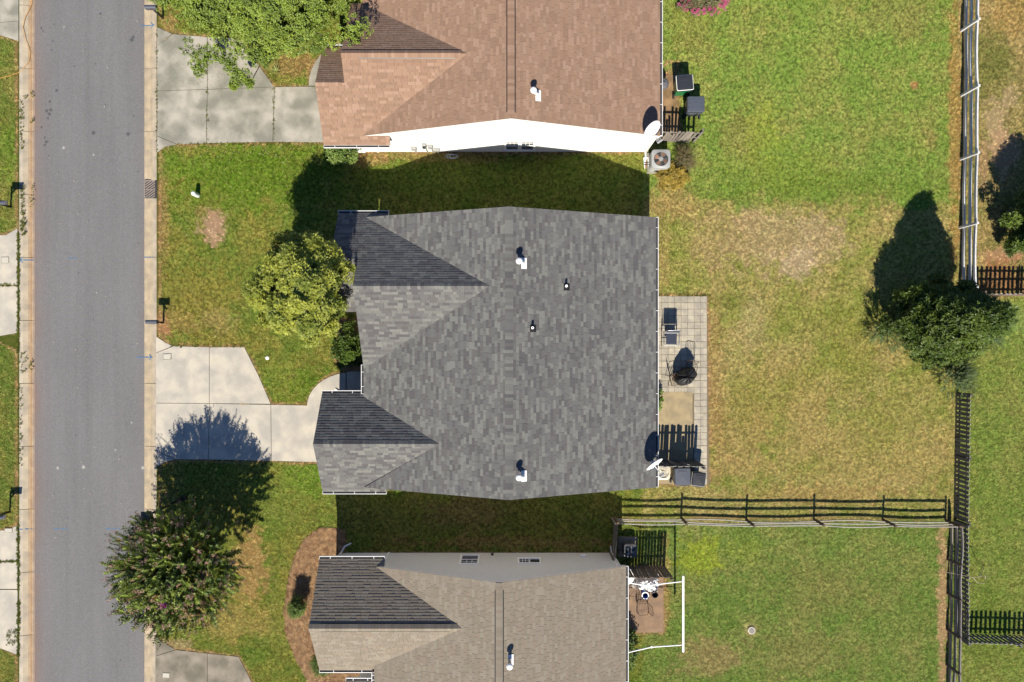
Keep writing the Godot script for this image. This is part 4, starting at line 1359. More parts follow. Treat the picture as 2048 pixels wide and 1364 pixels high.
# boards between a and b on the ground: width, gap, height, ragged top; rails behind
func board_fence(called: String, label: String, category: String, a: Vector3, b: Vector3, h: float, w: float, gap: float, cols: Array, tip: Color, rail_h: Array, ragged := 0.02, missing := 0.0, post_every := 2.4, lean := 0.0, pointed := true, drop := 0.03, back := 1.0) -> void:
	var o := thing(called, label, category, (a + b) / 2)
	var d := (b - a).normalized()
	var s := d.cross(Vector3.UP) * back
	var len_ := (b - a).length()
	var bs := Basis(d, Vector3.UP, d.cross(Vector3.UP))
	var m: Material = M.wood_grey
	var x := 0.0
	while x < len_ - w * 0.5:
		if rng.randf() >= missing:
			var hh := h + rng.randf_range(-ragged, ragged)
			if missing > 0.0 and rng.randf() < 0.15: hh *= rng.randf_range(0.6, 0.9)
			var c: Color = cols[rng.randi() % cols.size()] * rng.randf_range(0.85, 1.12)
			var mb := MB.new().paint(c)
			var p := a + d * (x + w / 2) - o.position
			var tb := Basis(d, rng.randf_range(-0.01, 0.01) + lean * rng.randf_range(0.5, 1.2)) * bs * Basis(Vector3(0, 0, 1), rng.randf_range(-ragged, ragged) * 0.8)
			mb.box(p + tb * Vector3(0, hh / 2 + drop, 0), Vector3(w, hh - drop, 0.02), tb, 0.003)
			if pointed:
				var t := [p + tb * Vector3(-w / 2, hh + drop / 2, -0.01), p + tb * Vector3(w / 2, hh + drop / 2, -0.01), p + tb * Vector3(0, hh + 0.05, -0.01), p + tb * Vector3(-w / 2, hh + drop / 2, 0.01), p + tb * Vector3(w / 2, hh + drop / 2, 0.01), p + tb * Vector3(0, hh + 0.05, 0.01)]
				mb.paint(tip)
				mb.tri(t[0], t[1], t[2], tb * Vector3(0, 0, -1))
				mb.tri(t[3], t[4], t[5], tb * Vector3(0, 0, 1))
				mb.quad(t[0], t[2], t[5], t[3], tb * Vector3(-1, 1, 0))
				mb.quad(t[1], t[2], t[5], t[4], tb * Vector3(1, 1, 0))
			part("picket", mb.mesh(m), o)
		x += w + gap
	for hh in rail_h:
		var mb := MB.new().paint(cols[0] * 0.8)
		mb.box((a + b) / 2 - o.position + Vector3(0, hh, 0) + s * 0.034 + s * lean * hh * -0.8, Vector3(len_, 0.085, 0.04), bs, 0.004)
		part("rail", mb.mesh(m), o)
	var n := maxi(1, roundi(len_ / post_every))
	for i in n + 1:
		var mb := MB.new().paint(cols[0] * 0.75)
		mb.box(a + d * (len_ * i / n) - o.position + Vector3(0, h / 2 - 0.05, 0) + s * 0.10, Vector3(0.09, h + 0.05, 0.09), bs, 0.006)
		part("post", mb.mesh(m), o)

func build_fences() -> void:
	var vinyl: Material = M.wood_grey
	rail_fence("white three-rail fence with slanting posts along the brown house's back lawn", [G(1923, -190), G(1923, -66), G(1922, 62), G(1922, 191), G(1921, 319), G(1919, 455), G(1918, 578)], [0.24, 0.62, 1.05], 1.32, Vector2(0.07, 0.14), Vector2(0.11, 0.11), Color(0.82, 0.82, 0.82), Color(0.8, 0.8, 0.8), vinyl, 0.045, Vector3(0.07, 0, 0))
	rail_fence("weathered pale three-rail fence with brown posts between the grey and taupe houses' back lawns", [G(1229, 1034), G(1362, 1035), G(1492, 1039), G(1627, 1038), G(1765, 1039), G(1890, 1040)], [0.22, 0.58, 0.98], 1.18, Vector2(0.04, 0.11), Vector2(0.10, 0.10), Color(0.50, 0.46, 0.40), Color(0.16, 0.11, 0.08), M.wood_grey, 0.07, Vector3(0, 0, 0.05))
	rail_fence("dark weathered three-rail fence alongside the picket fence of the taupe house", [G(1896, 1042), G(1895, 1118), G(1894, 1186), G(1893, 1258), G(1892, 1328), G(1891, 1460)], [0.22, 0.56, 0.92], 1.05, Vector2(0.05, 0.14), Vector2(0.10, 0.10), Color(0.30, 0.27, 0.26), Color(0.13, 0.10, 0.09), M.wood_grey, 0.05, Vector3(0.05, 0, 0))
	var dark := [Color(0.155, 0.148, 0.138), Color(0.19, 0.18, 0.162), Color(0.135, 0.13, 0.128), Color(0.175, 0.16, 0.14)]
	board_fence("picket_fence", "dark weathered picket fence running down from the big evergreen", "fence", G(1911, 786), G(1907, 1034), 1.06, 0.15, 0.065, dark, Color(0.5, 0.48, 0.44), [0.28, 0.82], 0.02, 0, 2.4, 0.0, true, 0.03, -1.0)
	board_fence("picket_fence", "dark weathered picket fence beside the lower rail fence at the right", "fence", G(1907, 1040), G(1908, 1266), 1.06, 0.15, 0.065, dark, Color(0.55, 0.53, 0.5), [0.28, 0.82], 0.02, 0, 2.4, 0.0, true, 0.03, -1.0)
	board_fence("picket_fence", "weathered picket fence casting a striped shadow at the bottom right corner", "fence", G(1910, 1266), G(2110, 1272), 1.12, 0.13, 0.10, [Color(0.22, 0.215, 0.20), Color(0.26, 0.25, 0.23), Color(0.19, 0.18, 0.17)], Color(0.6, 0.58, 0.55), [0.3, 0.85], 0.02, 0, 2.4, 0.0, true, 0.03, 1.0)
	board_fence("picket_fence", "brown picket fence with a lattice-like shadow beside the big evergreen", "fence", G(1932, 592), G(2140, 592), 1.42, 0.13, 0.085, [Color(0.36, 0.27, 0.20), Color(0.42, 0.33, 0.26), Color(0.30, 0.22, 0.17)], Color(0.62, 0.58, 0.52), [0.3, 0.8, 1.2], 0.02, 0, 2.4, 0.0, true, 0.03, -1.0)
	var grey := [Color(0.33, 0.29, 0.25), Color(0.40, 0.355, 0.31), Color(0.28, 0.245, 0.215), Color(0.36, 0.31, 0.26)]
	board_fence("privacy_screen", "broken weathered picket screen beside the dish of the brown-roofed house", "fence", G(1299, 283), G(1386, 285), 1.75, 0.11, 0.018, grey, Color(0.5, 0.46, 0.42), [0.75, 1.45], 0.05, 0.12, 2.2, 0.02, false, 0.0, -1.0)
	board_fence("privacy_screen", "grey picket screen between the patio and bins of the grey-roofed house", "fence", G(1294, 920), G(1390, 920), 1.72, 0.13, 0.018, [Color(0.16, 0.15, 0.14), Color(0.20, 0.19, 0.18), Color(0.13, 0.125, 0.12)], Color(0.62, 0.6, 0.57), [0.5, 1.4], 0.03, 0.04, 2.2, 0.0, true, 0.0, 1.0)
	board_fence("privacy_screen", "tall brown board screen between the air conditioner and junk of the taupe-roofed house", "fence", G(1238, 1131), G(1328, 1131), 1.72, 0.13, 0.018, [Color(0.20, 0.15, 0.11), Color(0.25, 0.19, 0.145), Color(0.17, 0.13, 0.10)], Color(0.4, 0.36, 0.32), [0.5, 1.4], 0.015, 0, 2.2, 0.0, false, 0.0, 1.0)
	board_fence("fence_gate", "lichen-grey board gate closing the gap beside the taupe-roofed house", "gate", G(1228, 1036), G(1224, 1104), 1.2, 0.13, 0.02, [Color(0.30, 0.27, 0.22), Color(0.38, 0.35, 0.29), Color(0.24, 0.21, 0.17)], Color(0.5, 0.47, 0.42), [0.3, 0.9], 0.03, 0, 1.7, 0.0, false, 0.0, 1.0)

# ---------- trees and shrubs
func rosette(n: int, ln: float, w: float, flat: float, tip: float, seed_: int) -> MB:
	var r := RandomNumberGenerator.new()
	r.seed = seed_
	var mb := MB.new()
	for i in n:
		var a := TAU * i / n * 2.4 + r.randf() * 0.8
		var e := r.randf_range(flat, tip)
		var d := Vector3(cos(a) * cos(e), sin(e), sin(a) * cos(e))
		var g := r.randf_range(0.78, 1.2)
		mb.paint(Color(g * r.randf_range(0.92, 1.1), g, g * 0.95))
		var st := d * r.randf_range(0.01, ln * 0.5)
		mb.leaf(st, d, Vector3(0, 1, 0) if absf(d.y) < 0.9 else Vector3(1, 0, 0), ln * r.randf_range(0.7, 1.15), w * r.randf_range(0.8, 1.2))
	return mb

func shoot(pairs: int, ln: float, leaf_l: float, leaf_w: float, seed_: int) -> MB:
	var r := RandomNumberGenerator.new()
	r.seed = seed_
	var mb := MB.new().paint(Color(0.85, 0.8, 0.6))
	mb.tube([Vector3.ZERO, Vector3(0, ln, 0)], [0.008, 0.003], 3, false)
	for i in pairs:
		var y := ln * (i + 0.6) / pairs
		for sg in 3:
			var a := i * 1.1 + sg * TAU / 3.0 + r.randf_range(-0.3, 0.3)
			var d := Vector3(cos(a), r.randf_range(0.15, 0.7), sin(a)).normalized()
			var g := r.randf_range(0.75, 1.25)
			mb.paint(Color(g, g * 1.02, g * 0.9))
			mb.leaf(Vector3(0, y, 0), d, Vector3.UP, leaf_l * r.randf_range(0.7, 1.1), leaf_w)
	return mb

func aim(d: Vector3, spin: float, s: float) -> Basis:
	var y := d.normalized()
	var x := y.cross(Vector3(0.31, 0.2, 0.93)).normalized()
	return Basis(x, y, x.cross(y)) * Basis(Vector3.UP, spin) * Basis.from_scale(Vector3.ONE * s)

# clumps of leaves spread over an uneven crown, on limbs that reach them
func leafy(called: String, label: String, category: String, at: Vector3, ctr: Vector3, rad: Vector3, clumps: int, per: int, clump_r: float, leafs: Array, m: Material, c_lo: Color, c_hi: Color, trunk_r: float, bark: Material, sd: int, cone := 0.0, extra := [], group := "", upright := 0.6, lean_out := 0.7) -> Node3D:
	var o := thing(called, label, category, at, 0.0, group)
	var r := RandomNumberGenerator.new()
	r.seed = sd
	var nz := FastNoiseLite.new()
	nz.seed = sd
	nz.frequency = 0.9
	var bufs := []
	for k in leafs: bufs.append(PackedFloat32Array())
	var centres := []
	for i in clumps:
		var d := Vector3(r.randfn(), r.randfn(), r.randfn()).normalized()
		if d.y < -0.55: d.y = -d.y
		var q := pow(r.randf(), 0.42)
		var bulge := 1.0 + 0.28 * nz.get_noise_3d(d.x * 1.6, d.y * 1.6, d.z * 1.6)
		var p := Vector3(d.x * rad.x, d.y * rad.y, d.z * rad.z) * q * bulge
		if cone > 0.0:
			var t := clampf((p.y + rad.y) / (2.0 * rad.y), 0, 1)
			var f := 1.0 - cone * t
			p.x *= f * (1.1 + 0.3 * cone)
			p.z *= f * (1.1 + 0.3 * cone)
		centres.append([ctr + p, d, clump_r * r.randf_range(0.7, 1.25)])
	for e in extra:
		centres.append([e[0], (e[0] - ctr).normalized(), e[1], 0.5])
	for cn in centres:
		var tone := r.randf()
		for k in (per if cn.size() < 4 else int(per * cn[3])):
			var d := Vector3(r.randfn(), r.randfn(), r.randfn()).normalized()
			var rr: float = cn[2] * pow(r.randf(), 0.4)
			var p: Vector3 = cn[0] + Vector3(d.x, d.y * 0.7, d.z) * rr
			if p.y < 0.03: continue
			var dir: Vector3 = (d * 0.6 + Vector3.UP * upright + (cn[1] as Vector3) * lean_out + Vector3(r.randfn(), r.randfn(), r.randfn()) * 0.25)
			var w := r.randi() % leafs.size()
			var c := c_lo.lerp(c_hi, clampf(tone * 0.55 + r.randf() * 0.45, 0, 1))
			put(bufs[w], aim(dir, r.randf() * TAU, r.randf_range(0.75, 1.25)), p, c)
	for i in leafs.size():
		multi("crown" if i == 0 else "foliage", (leafs[i] as MB).mesh(m), bufs[i], o, "stuff")
	if trunk_r > 0.0:
		var fork := ctr * Vector3(0.3, 0, 0.3) + Vector3(0, maxf(0.25, (ctr.y - rad.y) * 0.8), 0)
		var tb := MB.new()
		tb.tube([Vector3(0, -0.1, 0), Vector3(0, 0.08, 0), fork * 0.5, fork], [trunk_r * 1.5, trunk_r * 1.1, trunk_r, trunk_r * 0.9], 9)
		part("trunk", tb.mesh(bark), o)
		var step := maxi(1, centres.size() / 26)
		for i in range(0, centres.size(), step):
			var e: Vector3 = centres[i][0]
			var mid := fork.lerp(e, 0.5) + Vector3(0, -0.12 * (e - fork).length(), 0) + Vector3(r.randfn(), r.randfn(), r.randfn()) * 0.06
			var lb := MB.new()
			lb.tube([fork - Vector3(0, 0.1, 0), mid, e], [trunk_r * 0.5, trunk_r * 0.3, 0.008], 5, false)
			part("limb", lb.mesh(bark), o)
	return o

func build_trees() -> void:
	# yellow-green tree in the front lawn of the grey house
	var ros := [rosette(16, 0.115, 0.046, -0.2, 1.0, 101), rosette(14, 0.13, 0.044, -0.1, 0.8, 102)]
	leafy("yellow_green_tree", "bushy yellow-green tree overhanging the roof of the grey-roofed house", "tree", G(655, 588), Vector3(0.12, 4.1, 0), Vector3(1.8, 2.1, 2.15), 130, 62, 0.40, ros, M.leaf, A(116, 136, 44), A(210, 214, 80), 0.11, M.bark, 201, 0.12)
	# crape myrtle at the kerb
	var sh := [shoot(9, 0.34, 0.09, 0.055, 111), shoot(10, 0.42, 0.09, 0.054, 112)]
	var cm := thing("crape_myrtle", "dark crape myrtle with faded pink flower heads leaning over the street", "tree", G(418, 1096))
	var r := RandomNumberGenerator.new()
	r.seed = 301
	var cn := FastNoiseLite.new()
	cn.seed = 302
	cn.frequency = 0.9
	var bufs := [PackedFloat32Array(), PackedFloat32Array()]
	var heads := PackedFloat32Array()
	var stems := []
	for i in 9:
		var a := TAU * i / 9.0 + r.randf() * 0.4
		var foot := Vector3(cos(a), 0, sin(a)) * 0.22
		var top := Vector3(cos(a) * r.randf_range(0.7, 1.5), r.randf_range(2.6, 3.6), sin(a) * r.randf_range(0.7, 1.5))
		stems.append([foot, top])
		var tb := MB.new()
		tb.tube([foot - Vector3(0, 0.1, 0), foot.lerp(top, 0.4) + Vector3(0, 0.2, 0), top], [0.065, 0.05, 0.03], 7)
		part("trunk", tb.mesh(M.pale_bark), cm)
	for i in 2000:
		var d := Vector3(r.randfn(), r.randfn() * 0.8 + 0.25, r.randfn()).normalized()
		if d.y < -0.35: d.y = -d.y
		var q := pow(r.randf(), 0.5) * (1.0 + 0.30 * cn.get_noise_3d(d.x * 2.2, d.y * 2.2, d.z * 2.2))
		var p := Vector3(-0.05, 3.1, 0) + Vector3(d.x * 2.5, d.y * 1.75, d.z * 2.45) * q
		var dir := Vector3(d.x * 0.8, d.y * 0.3, d.z * 0.8) + Vector3(0, 0.65, 0) + Vector3(r.randfn(), r.randfn(), r.randfn()) * 0.45
		p += Vector3(r.randfn(), r.randfn(), r.randfn()) * 0.12
		var k := r.randi() % 2
		var s := r.randf_range(0.8, 1.35)
		var ln: float = [0.34, 0.42][k] * s
		var c := A(84, 110, 40).lerp(A(170, 190, 70), pow(r.randf(), 1.1))
		if r.randf() < 0.05: c = A(150, 124, 62)
		put(bufs[k], aim(dir, r.randf() * TAU, s), p, c)
		if q > 0.62 and r.randf() < 0.26:
			var hd := p + dir.normalized() * ln
			put(heads, aim(dir, r.randf() * TAU, r.randf_range(0.7, 1.3)), hd, A(196, 150, 138).lerp(A(160, 130, 92), r.randf()))
	for k in 150:
		var a := r.randf() * TAU
		var d := Vector3(cos(a), r.randf_range(-0.1, 0.5), sin(a)).normalized()
		var p := Vector3(0, 3.0, 0) + Vector3(d.x * 2.3, d.y * 1.5, d.z * 2.3) * r.randf_range(0.80, 1.06) * (1.0 + 0.25 * cn.get_noise_3d(d.x * 2.2, d.y * 2.2, d.z * 2.2))
		var s := r.randf_range(1.0, 2.1)
		put(bufs[1], aim(d + Vector3(0, 0.25, 0), r.randf() * TAU, s), p, A(88, 110, 46).lerp(A(150, 168, 72), r.randf()))
		if k % 3 == 0: put(heads, aim(d, r.randf() * TAU, r.randf_range(0.6, 1.0)), p + (d + Vector3(0, 0.25, 0)).normalized() * 0.42 * s, A(200, 150, 140).lerp(A(150, 126, 84), r.randf()))
	multi("crown", sh[0].mesh(M.leaf), bufs[0], cm, "stuff")
	multi("foliage", sh[1].mesh(M.leaf), bufs[1], cm, "stuff")
	var head := MB.new()
	for i in 16:
		var g := r.randf_range(0.75, 1.2)
		head.paint(Color(g, g, g))
		var p := Vector3(r.randf_range(-0.06, 0.06), r.randf_range(0, 0.2), r.randf_range(-0.06, 0.06))
		var d := Vector3(r.randfn(), r.randfn() + 0.6, r.randfn()).normalized()
		head.leaf(p, d, Vector3(0.2, 1, 0.1), 0.045, 0.035)
		head.leaf(p, Vector3(d.z, d.y, -d.x), Vector3(0.2, 1, 0.1), 0.045, 0.035)
	multi("flower_head", head.mesh(M.leaf), heads, cm, "stuff")
	var pink := PackedFloat32Array()
	for i in 9:
		put(pink, aim(Vector3(r.randfn() * 0.3, 1, r.randfn() * 0.3), r.randf() * TAU, 1.1), U(330, 1209, 4.4) - cm.position + Vector3(r.randf_range(-0.16, 0.2), r.randf_range(-0.1, 0.1), r.randf_range(-0.07, 0.07)), A(210, 70, 175))
	multi("bright_flower", head.mesh(M.leaf), pink, cm, "stuff")
	# the tree in front of the brown house
	var lv := [rosette(12, 0.10, 0.05, -0.3, 1.1, 121), rosette(14, 0.09, 0.045, -0.3, 0.8, 122)]
	var ex := []
	var tb0 := G(572, 60)
	for q in [[392, 130, 2.4, .3], [400, 142, 2.3, .25], [380, 96, 3.0, .4], [398, 108, 2.7, .35], [455, 120, 2.6, .3], [462, 135, 2.4, .3], [470, 146, 2.2, .3], [478, 158, 2.1, .25], [490, 150, 2.3, .25], [497, 160, 2.2, .2], [500, 168, 2.1, .15], [470, 165, 2.0, .2], [466, 172, 2.0, .12], [500, 110, 2.8, .4], [520, 122, 2.6, .35], [545, 100, 3.0, .35], [430, 100, 2.8, .4], [412, 118, 2.5, .3], [705, 84, 4.0, .35], [722, 50, 4.3, .45], [712, 66, 4.1, .4], [700, 95, 3.6, .25], [360, 40, 3.0, .45], [362, 20, 3.2, .5], [664, 80, 3.4, .4], [690, 60, 3.8, .5], [470, 84, 3.0, .5], [488, 88, 2.9, .45], [450, 80, 3.0, .5], [505, 92, 2.9, .45], [480, 104, 2.7, .35], [438, 112, 2.6, .3], [530, 108, 2.7, .35], [560, 92, 3.0, .4], [585, 98, 3.1, .35], [610, 88, 3.2, .4], [640, 92, 3.3, .35]]:
		ex.append([U(q[0], q[1], q[2]) - tb0, q[3] * 1.15])
	leafy("shade_tree", "large leafy green tree over the driveway of the brown-roofed house", "tree", tb0, Vector3(-0.1, 3.6, -0.5), Vector3(4.3, 1.6, 2.5), 340, 56, 0.46, lv, M.leaf, A(92, 118, 38), A(168, 192, 72), 0.15, M.bark, 202, 0.0, ex)
	# big evergreen on the fence line
	var lau := [rosette(12, 0.13, 0.055, -0.2, 1.0, 131), rosette(10, 0.15, 0.06, -0.1, 0.7, 132)]
	leafy("evergreen_tree", "big dark cone-shaped evergreen on the fence line with a long pointed shadow", "tree", G(1838, 640), Vector3(-0.15, 2.75, 0.05), Vector3(2.2, 2.95, 2.2), 310, 44, 0.42, lau, M.gloss_leaf, A(56, 80, 28), A(112, 134, 46), 0.14, M.bark, 203, 0.88)
	# a lighter vine-like skirt of shoots round it
	leafy("honeysuckle", "pale wispy vine sprawling at the lower left foot of the big evergreen", "shrub", G(1765, 650), Vector3(0, 0.5, 0), Vector3(0.9, 0.55, 1.3), 26, 20, 0.32, [shoot(9, 0.5, 0.05, 0.022, 133)], M.leaf, A(92, 116, 62), A(136, 160, 96), 0.02, M.bark, 204)
	leafy("honeysuckle", "pale wispy vine at the right foot of the big evergreen by the lawn", "shrub", G(1952, 640), Vector3(0.1, 0.6, 0), Vector3(0.75, 0.6, 1.1), 26, 20, 0.3, [shoot(9, 0.5, 0.05, 0.022, 134)], M.leaf, A(98, 124, 66), A(142, 168, 104), 0.02, M.bark, 205)
	leafy("honeysuckle", "grey-green vine climbing the top end of the dark picket fence", "shrub", G(1893, 752), Vector3(0.1, 0.6, 0), Vector3(0.7, 0.6, 0.9), 26, 20, 0.28, [shoot(9, 0.45, 0.05, 0.022, 135)], M.leaf, A(84, 106, 58), A(126, 148, 92), 0.02, M.bark, 206)
	leafy("evergreen_tree", "dark evergreen cut off by the right edge above the brown picket fence", "tree", G(2026, 452), Vector3(0, 1.85, 0), Vector3(1.45, 1.95, 1.6), 90, 44, 0.4, lau, M.gloss_leaf, A(62, 86, 30), A(112, 136, 48), 0.12, M.bark, 207, 0.45)
	# shrubs
	leafy("holly_shrub", "dark glossy shrub in the porch corner of the grey-roofed house", "shrub", G(706, 692), Vector3(0, 0.8, 0), Vector3(0.75, 0.75, 0.95), 50, 34, 0.26, [rosette(11, 0.09, 0.04, -0.2, 1.0, 141)], M.gloss_leaf, A(60, 86, 36), A(128, 158, 62), 0.03, M.bark, 208)
	leafy("young_tree", "small light green sapling at the corner of the brown-roofed house", "shrub", G(700, 327), Vector3(0, 1.5, -0.2), Vector3(0.72, 0.5, 0.55), 26, 26, 0.22, [rosette(11, 0.10, 0.045, -0.2, 0.9, 142)], M.leaf, A(92, 128, 52), A(160, 186, 88), 0.03, M.pale_bark, 209)
	leafy("golden_shrub", "golden-brown spreading shrub by the round grey air conditioner", "shrub", G(1340, 352), Vector3(0, 0.3, 0), Vector3(0.78, 0.4, 0.72), 46, 30, 0.22, [rosette(12, 0.06, 0.03, -0.2, 1.0, 143)], M.leaf, A(140, 122, 40), A(216, 186, 72), 0.02, M.bark, 210)
	leafy("twiggy_shrub", "small grey twiggy half-bare shrub beside the golden one", "shrub", G(1365, 323), Vector3(0, 0.4, 0), Vector3(0.45, 0.4, 0.5), 30, 20, 0.18, [shoot(5, 0.24, 0.03, 0.012, 144)], M.leaf, A(138, 124, 92), A(176, 164, 122), 0.02, M.bark, 211)
	leafy("dwarf_conifer", "bright green dwarf conifer standing in the pine straw bed", "shrub", G(605, 1203), Vector3(0, 0.62, 0), Vector3(0.36, 0.62, 0.36), 40, 26, 0.15, [shoot(6, 0.18, 0.05, 0.012, 145)], M.leaf, A(96, 126, 48), A(150, 178, 76), 0.02, M.bark, 212, 0.5)
	leafy("dwarf_conifer", "green dwarf conifer at the bottom edge by the taupe house's garage gutter", "shrub", G(655, 1316), Vector3(0, 0.6, 0), Vector3(0.5, 0.6, 0.45), 40, 26, 0.17, [shoot(6, 0.18, 0.05, 0.012, 146)], M.leaf, A(92, 122, 46), A(144, 172, 72), 0.02, M.bark, 213, 0.4)
	leafy("azalea", "pink-flowered azalea at the top edge behind the brown-roofed house", "shrub", G(1402, 14), Vector3(0, 0.5, 0), Vector3(1.2, 0.5, 0.55), 50, 26, 0.24, [rosette(10, 0.06, 0.03, -0.2, 1.0, 147)], M.leaf, A(104, 104, 72), A(150, 144, 100), 0.02, M.bark, 214)
	var az: Node3D = get_node("azalea")
	var ab := PackedFloat32Array()
	for i in 120:
		var a := r.randf() * TAU
		var q := sqrt(r.randf())
		if i < 100: q = lerpf(0.6, 1.05, r.randf())
		put(ab, aim(Vector3(r.randfn() * 0.4, 1, 0.5), r.randf() * TAU, r.randf_range(0.6, 1.0)), Vector3(cos(a) * 1.2 * q, 0.85 - 0.4 * q, sin(a) * 0.62 * q), A(206, 66, 128).lerp(A(228, 120, 166), r.randf()))
	multi("blossom", head.mesh(M.leaf), ab, az, "stuff")
	leafy("patio_plant", "bright green leafy plant against the back wall by the tan pad", "shrub", G(1301, 797), Vector3(0, 0.55, 0), Vector3(0.45, 0.45, 0.4), 16, 20, 0.2, [rosette(10, 0.13, 0.055, 0.0, 0.9, 148)], M.leaf, A(100, 142, 44), A(170, 200, 84), 0.02, M.bark, 215)
	leafy("foundation_shrub", "green shrub against the east wall below the junk pad of the taupe-roofed house", "shrub", G(1246, 1282), Vector3(0, 0.6, 0), Vector3(0.45, 0.6, 1.1), 34, 30, 0.24, [rosette(11, 0.09, 0.04, -0.2, 1.0, 149)], M.leaf, A(76, 104, 42), A(138, 164, 72), 0.02, M.bark, 216)
	for q in [["striped spiky lily clump at the corner of the brown house's driveway", 553, 143, 0.34, A(196, 206, 120)], ["grassy lily clump half hidden under the large leafy tree", 538, 110, 0.28, A(140, 160, 84)], ["pale spiky plant poking out beside the taupe house's garage roof", 644, 1148, 0.26, A(176, 190, 140)]]:
		var mb := MB.new()
		for i in 40:
			var a := r.randf() * TAU
			var e := r.randf_range(0.15, 1.1)
			var d := Vector3(cos(a) * cos(e), sin(e), sin(a) * cos(e))
			mb.paint((q[4] as Color) * r.randf_range(0.7, 1.15))
			mb.leaf(Vector3(0, 0.03, 0), d, Vector3.UP, q[3] * r.randf_range(0.7, 1.3), 0.022)
		single("lily_clump", mb.mesh(M.leaf), q[0], "plant", "", "", G(q[1], q[2]))

# ---------- along the street
func mailbox(label: String, at: Vector3, turn: float, shift: float) -> void:
	var o := thing("mailbox", label, "mailbox", at, turn, "black curbside mailboxes")
	var p := MB.new()
	p.box(Vector3(0, 0.45, 0), Vector3(0.09, 1.1, 0.09), Basis.IDENTITY, 0.008)
	part("post", p.mesh(M.black), o)
	var a := MB.new()
	a.box(Vector3(-shift, 0.94, 0), Vector3(0.5, 0.05, 0.13), Basis.IDENTITY, 0.006)
	a.box(Vector3(-shift * 0.5 + 0.02, 0.80, 0), Vector3(0.05, 0.38, 0.05), Basis(Vector3(0, 0, 1), 0.7))
	part("bracket", a.mesh(M.black), o)
	var b := MB.new()
	var sec := []
	for i in 9:
		var t := PI * i / 8.0
		sec.append(Vector2(cos(t) * 0.095, 0.11 + sin(t) * 0.095))
	sec.append(Vector2(-0.095, 0.0))
	sec.append(Vector2(0.095, 0.0))
	var c := Vector3(-shift, 0.97, 0)
	for i in sec.size():
		var q: Vector2 = sec[i]
		var w: Vector2 = sec[(i + 1) % sec.size()]
		var mid := (q + w) / 2 - Vector2(0, 0.08)
		b.quad(c + Vector3(-0.26, q.y, q.x), c + Vector3(-0.26, w.y, w.x), c + Vector3(0.26, w.y, w.x), c + Vector3(0.26, q.y, q.x), Vector3(0, mid.y, mid.x))
	for s in [-1.0, 1.0]:
		for i in range(1, sec.size() - 1):
			b.tri(c + Vector3(s * 0.26, sec[0].y, sec[0].x), c + Vector3(s * 0.26, sec[i].y, sec[i].x), c + Vector3(s * 0.26, sec[i + 1].y, sec[i + 1].x), Vector3(s, 0, 0))
	part("box", b.mesh(M.plastic_slate), o)
	var d := MB.new()
	d.box(c + Vector3(-0.268, 0.095, 0), Vector3(0.014, 0.17, 0.17), Basis.IDENTITY, 0.004)
	d.box(c + Vector3(-0.28, 0.18, 0), Vector3(0.02, 0.03, 0.04))
	part("door", d.mesh(M.alu), o)
	var f := MB.new()
	f.box(c + Vector3(0.05, 0.11, 0.105), Vector3(0.2, 0.035, 0.008))
	part("flag", f.mesh(M.brick_red), o)

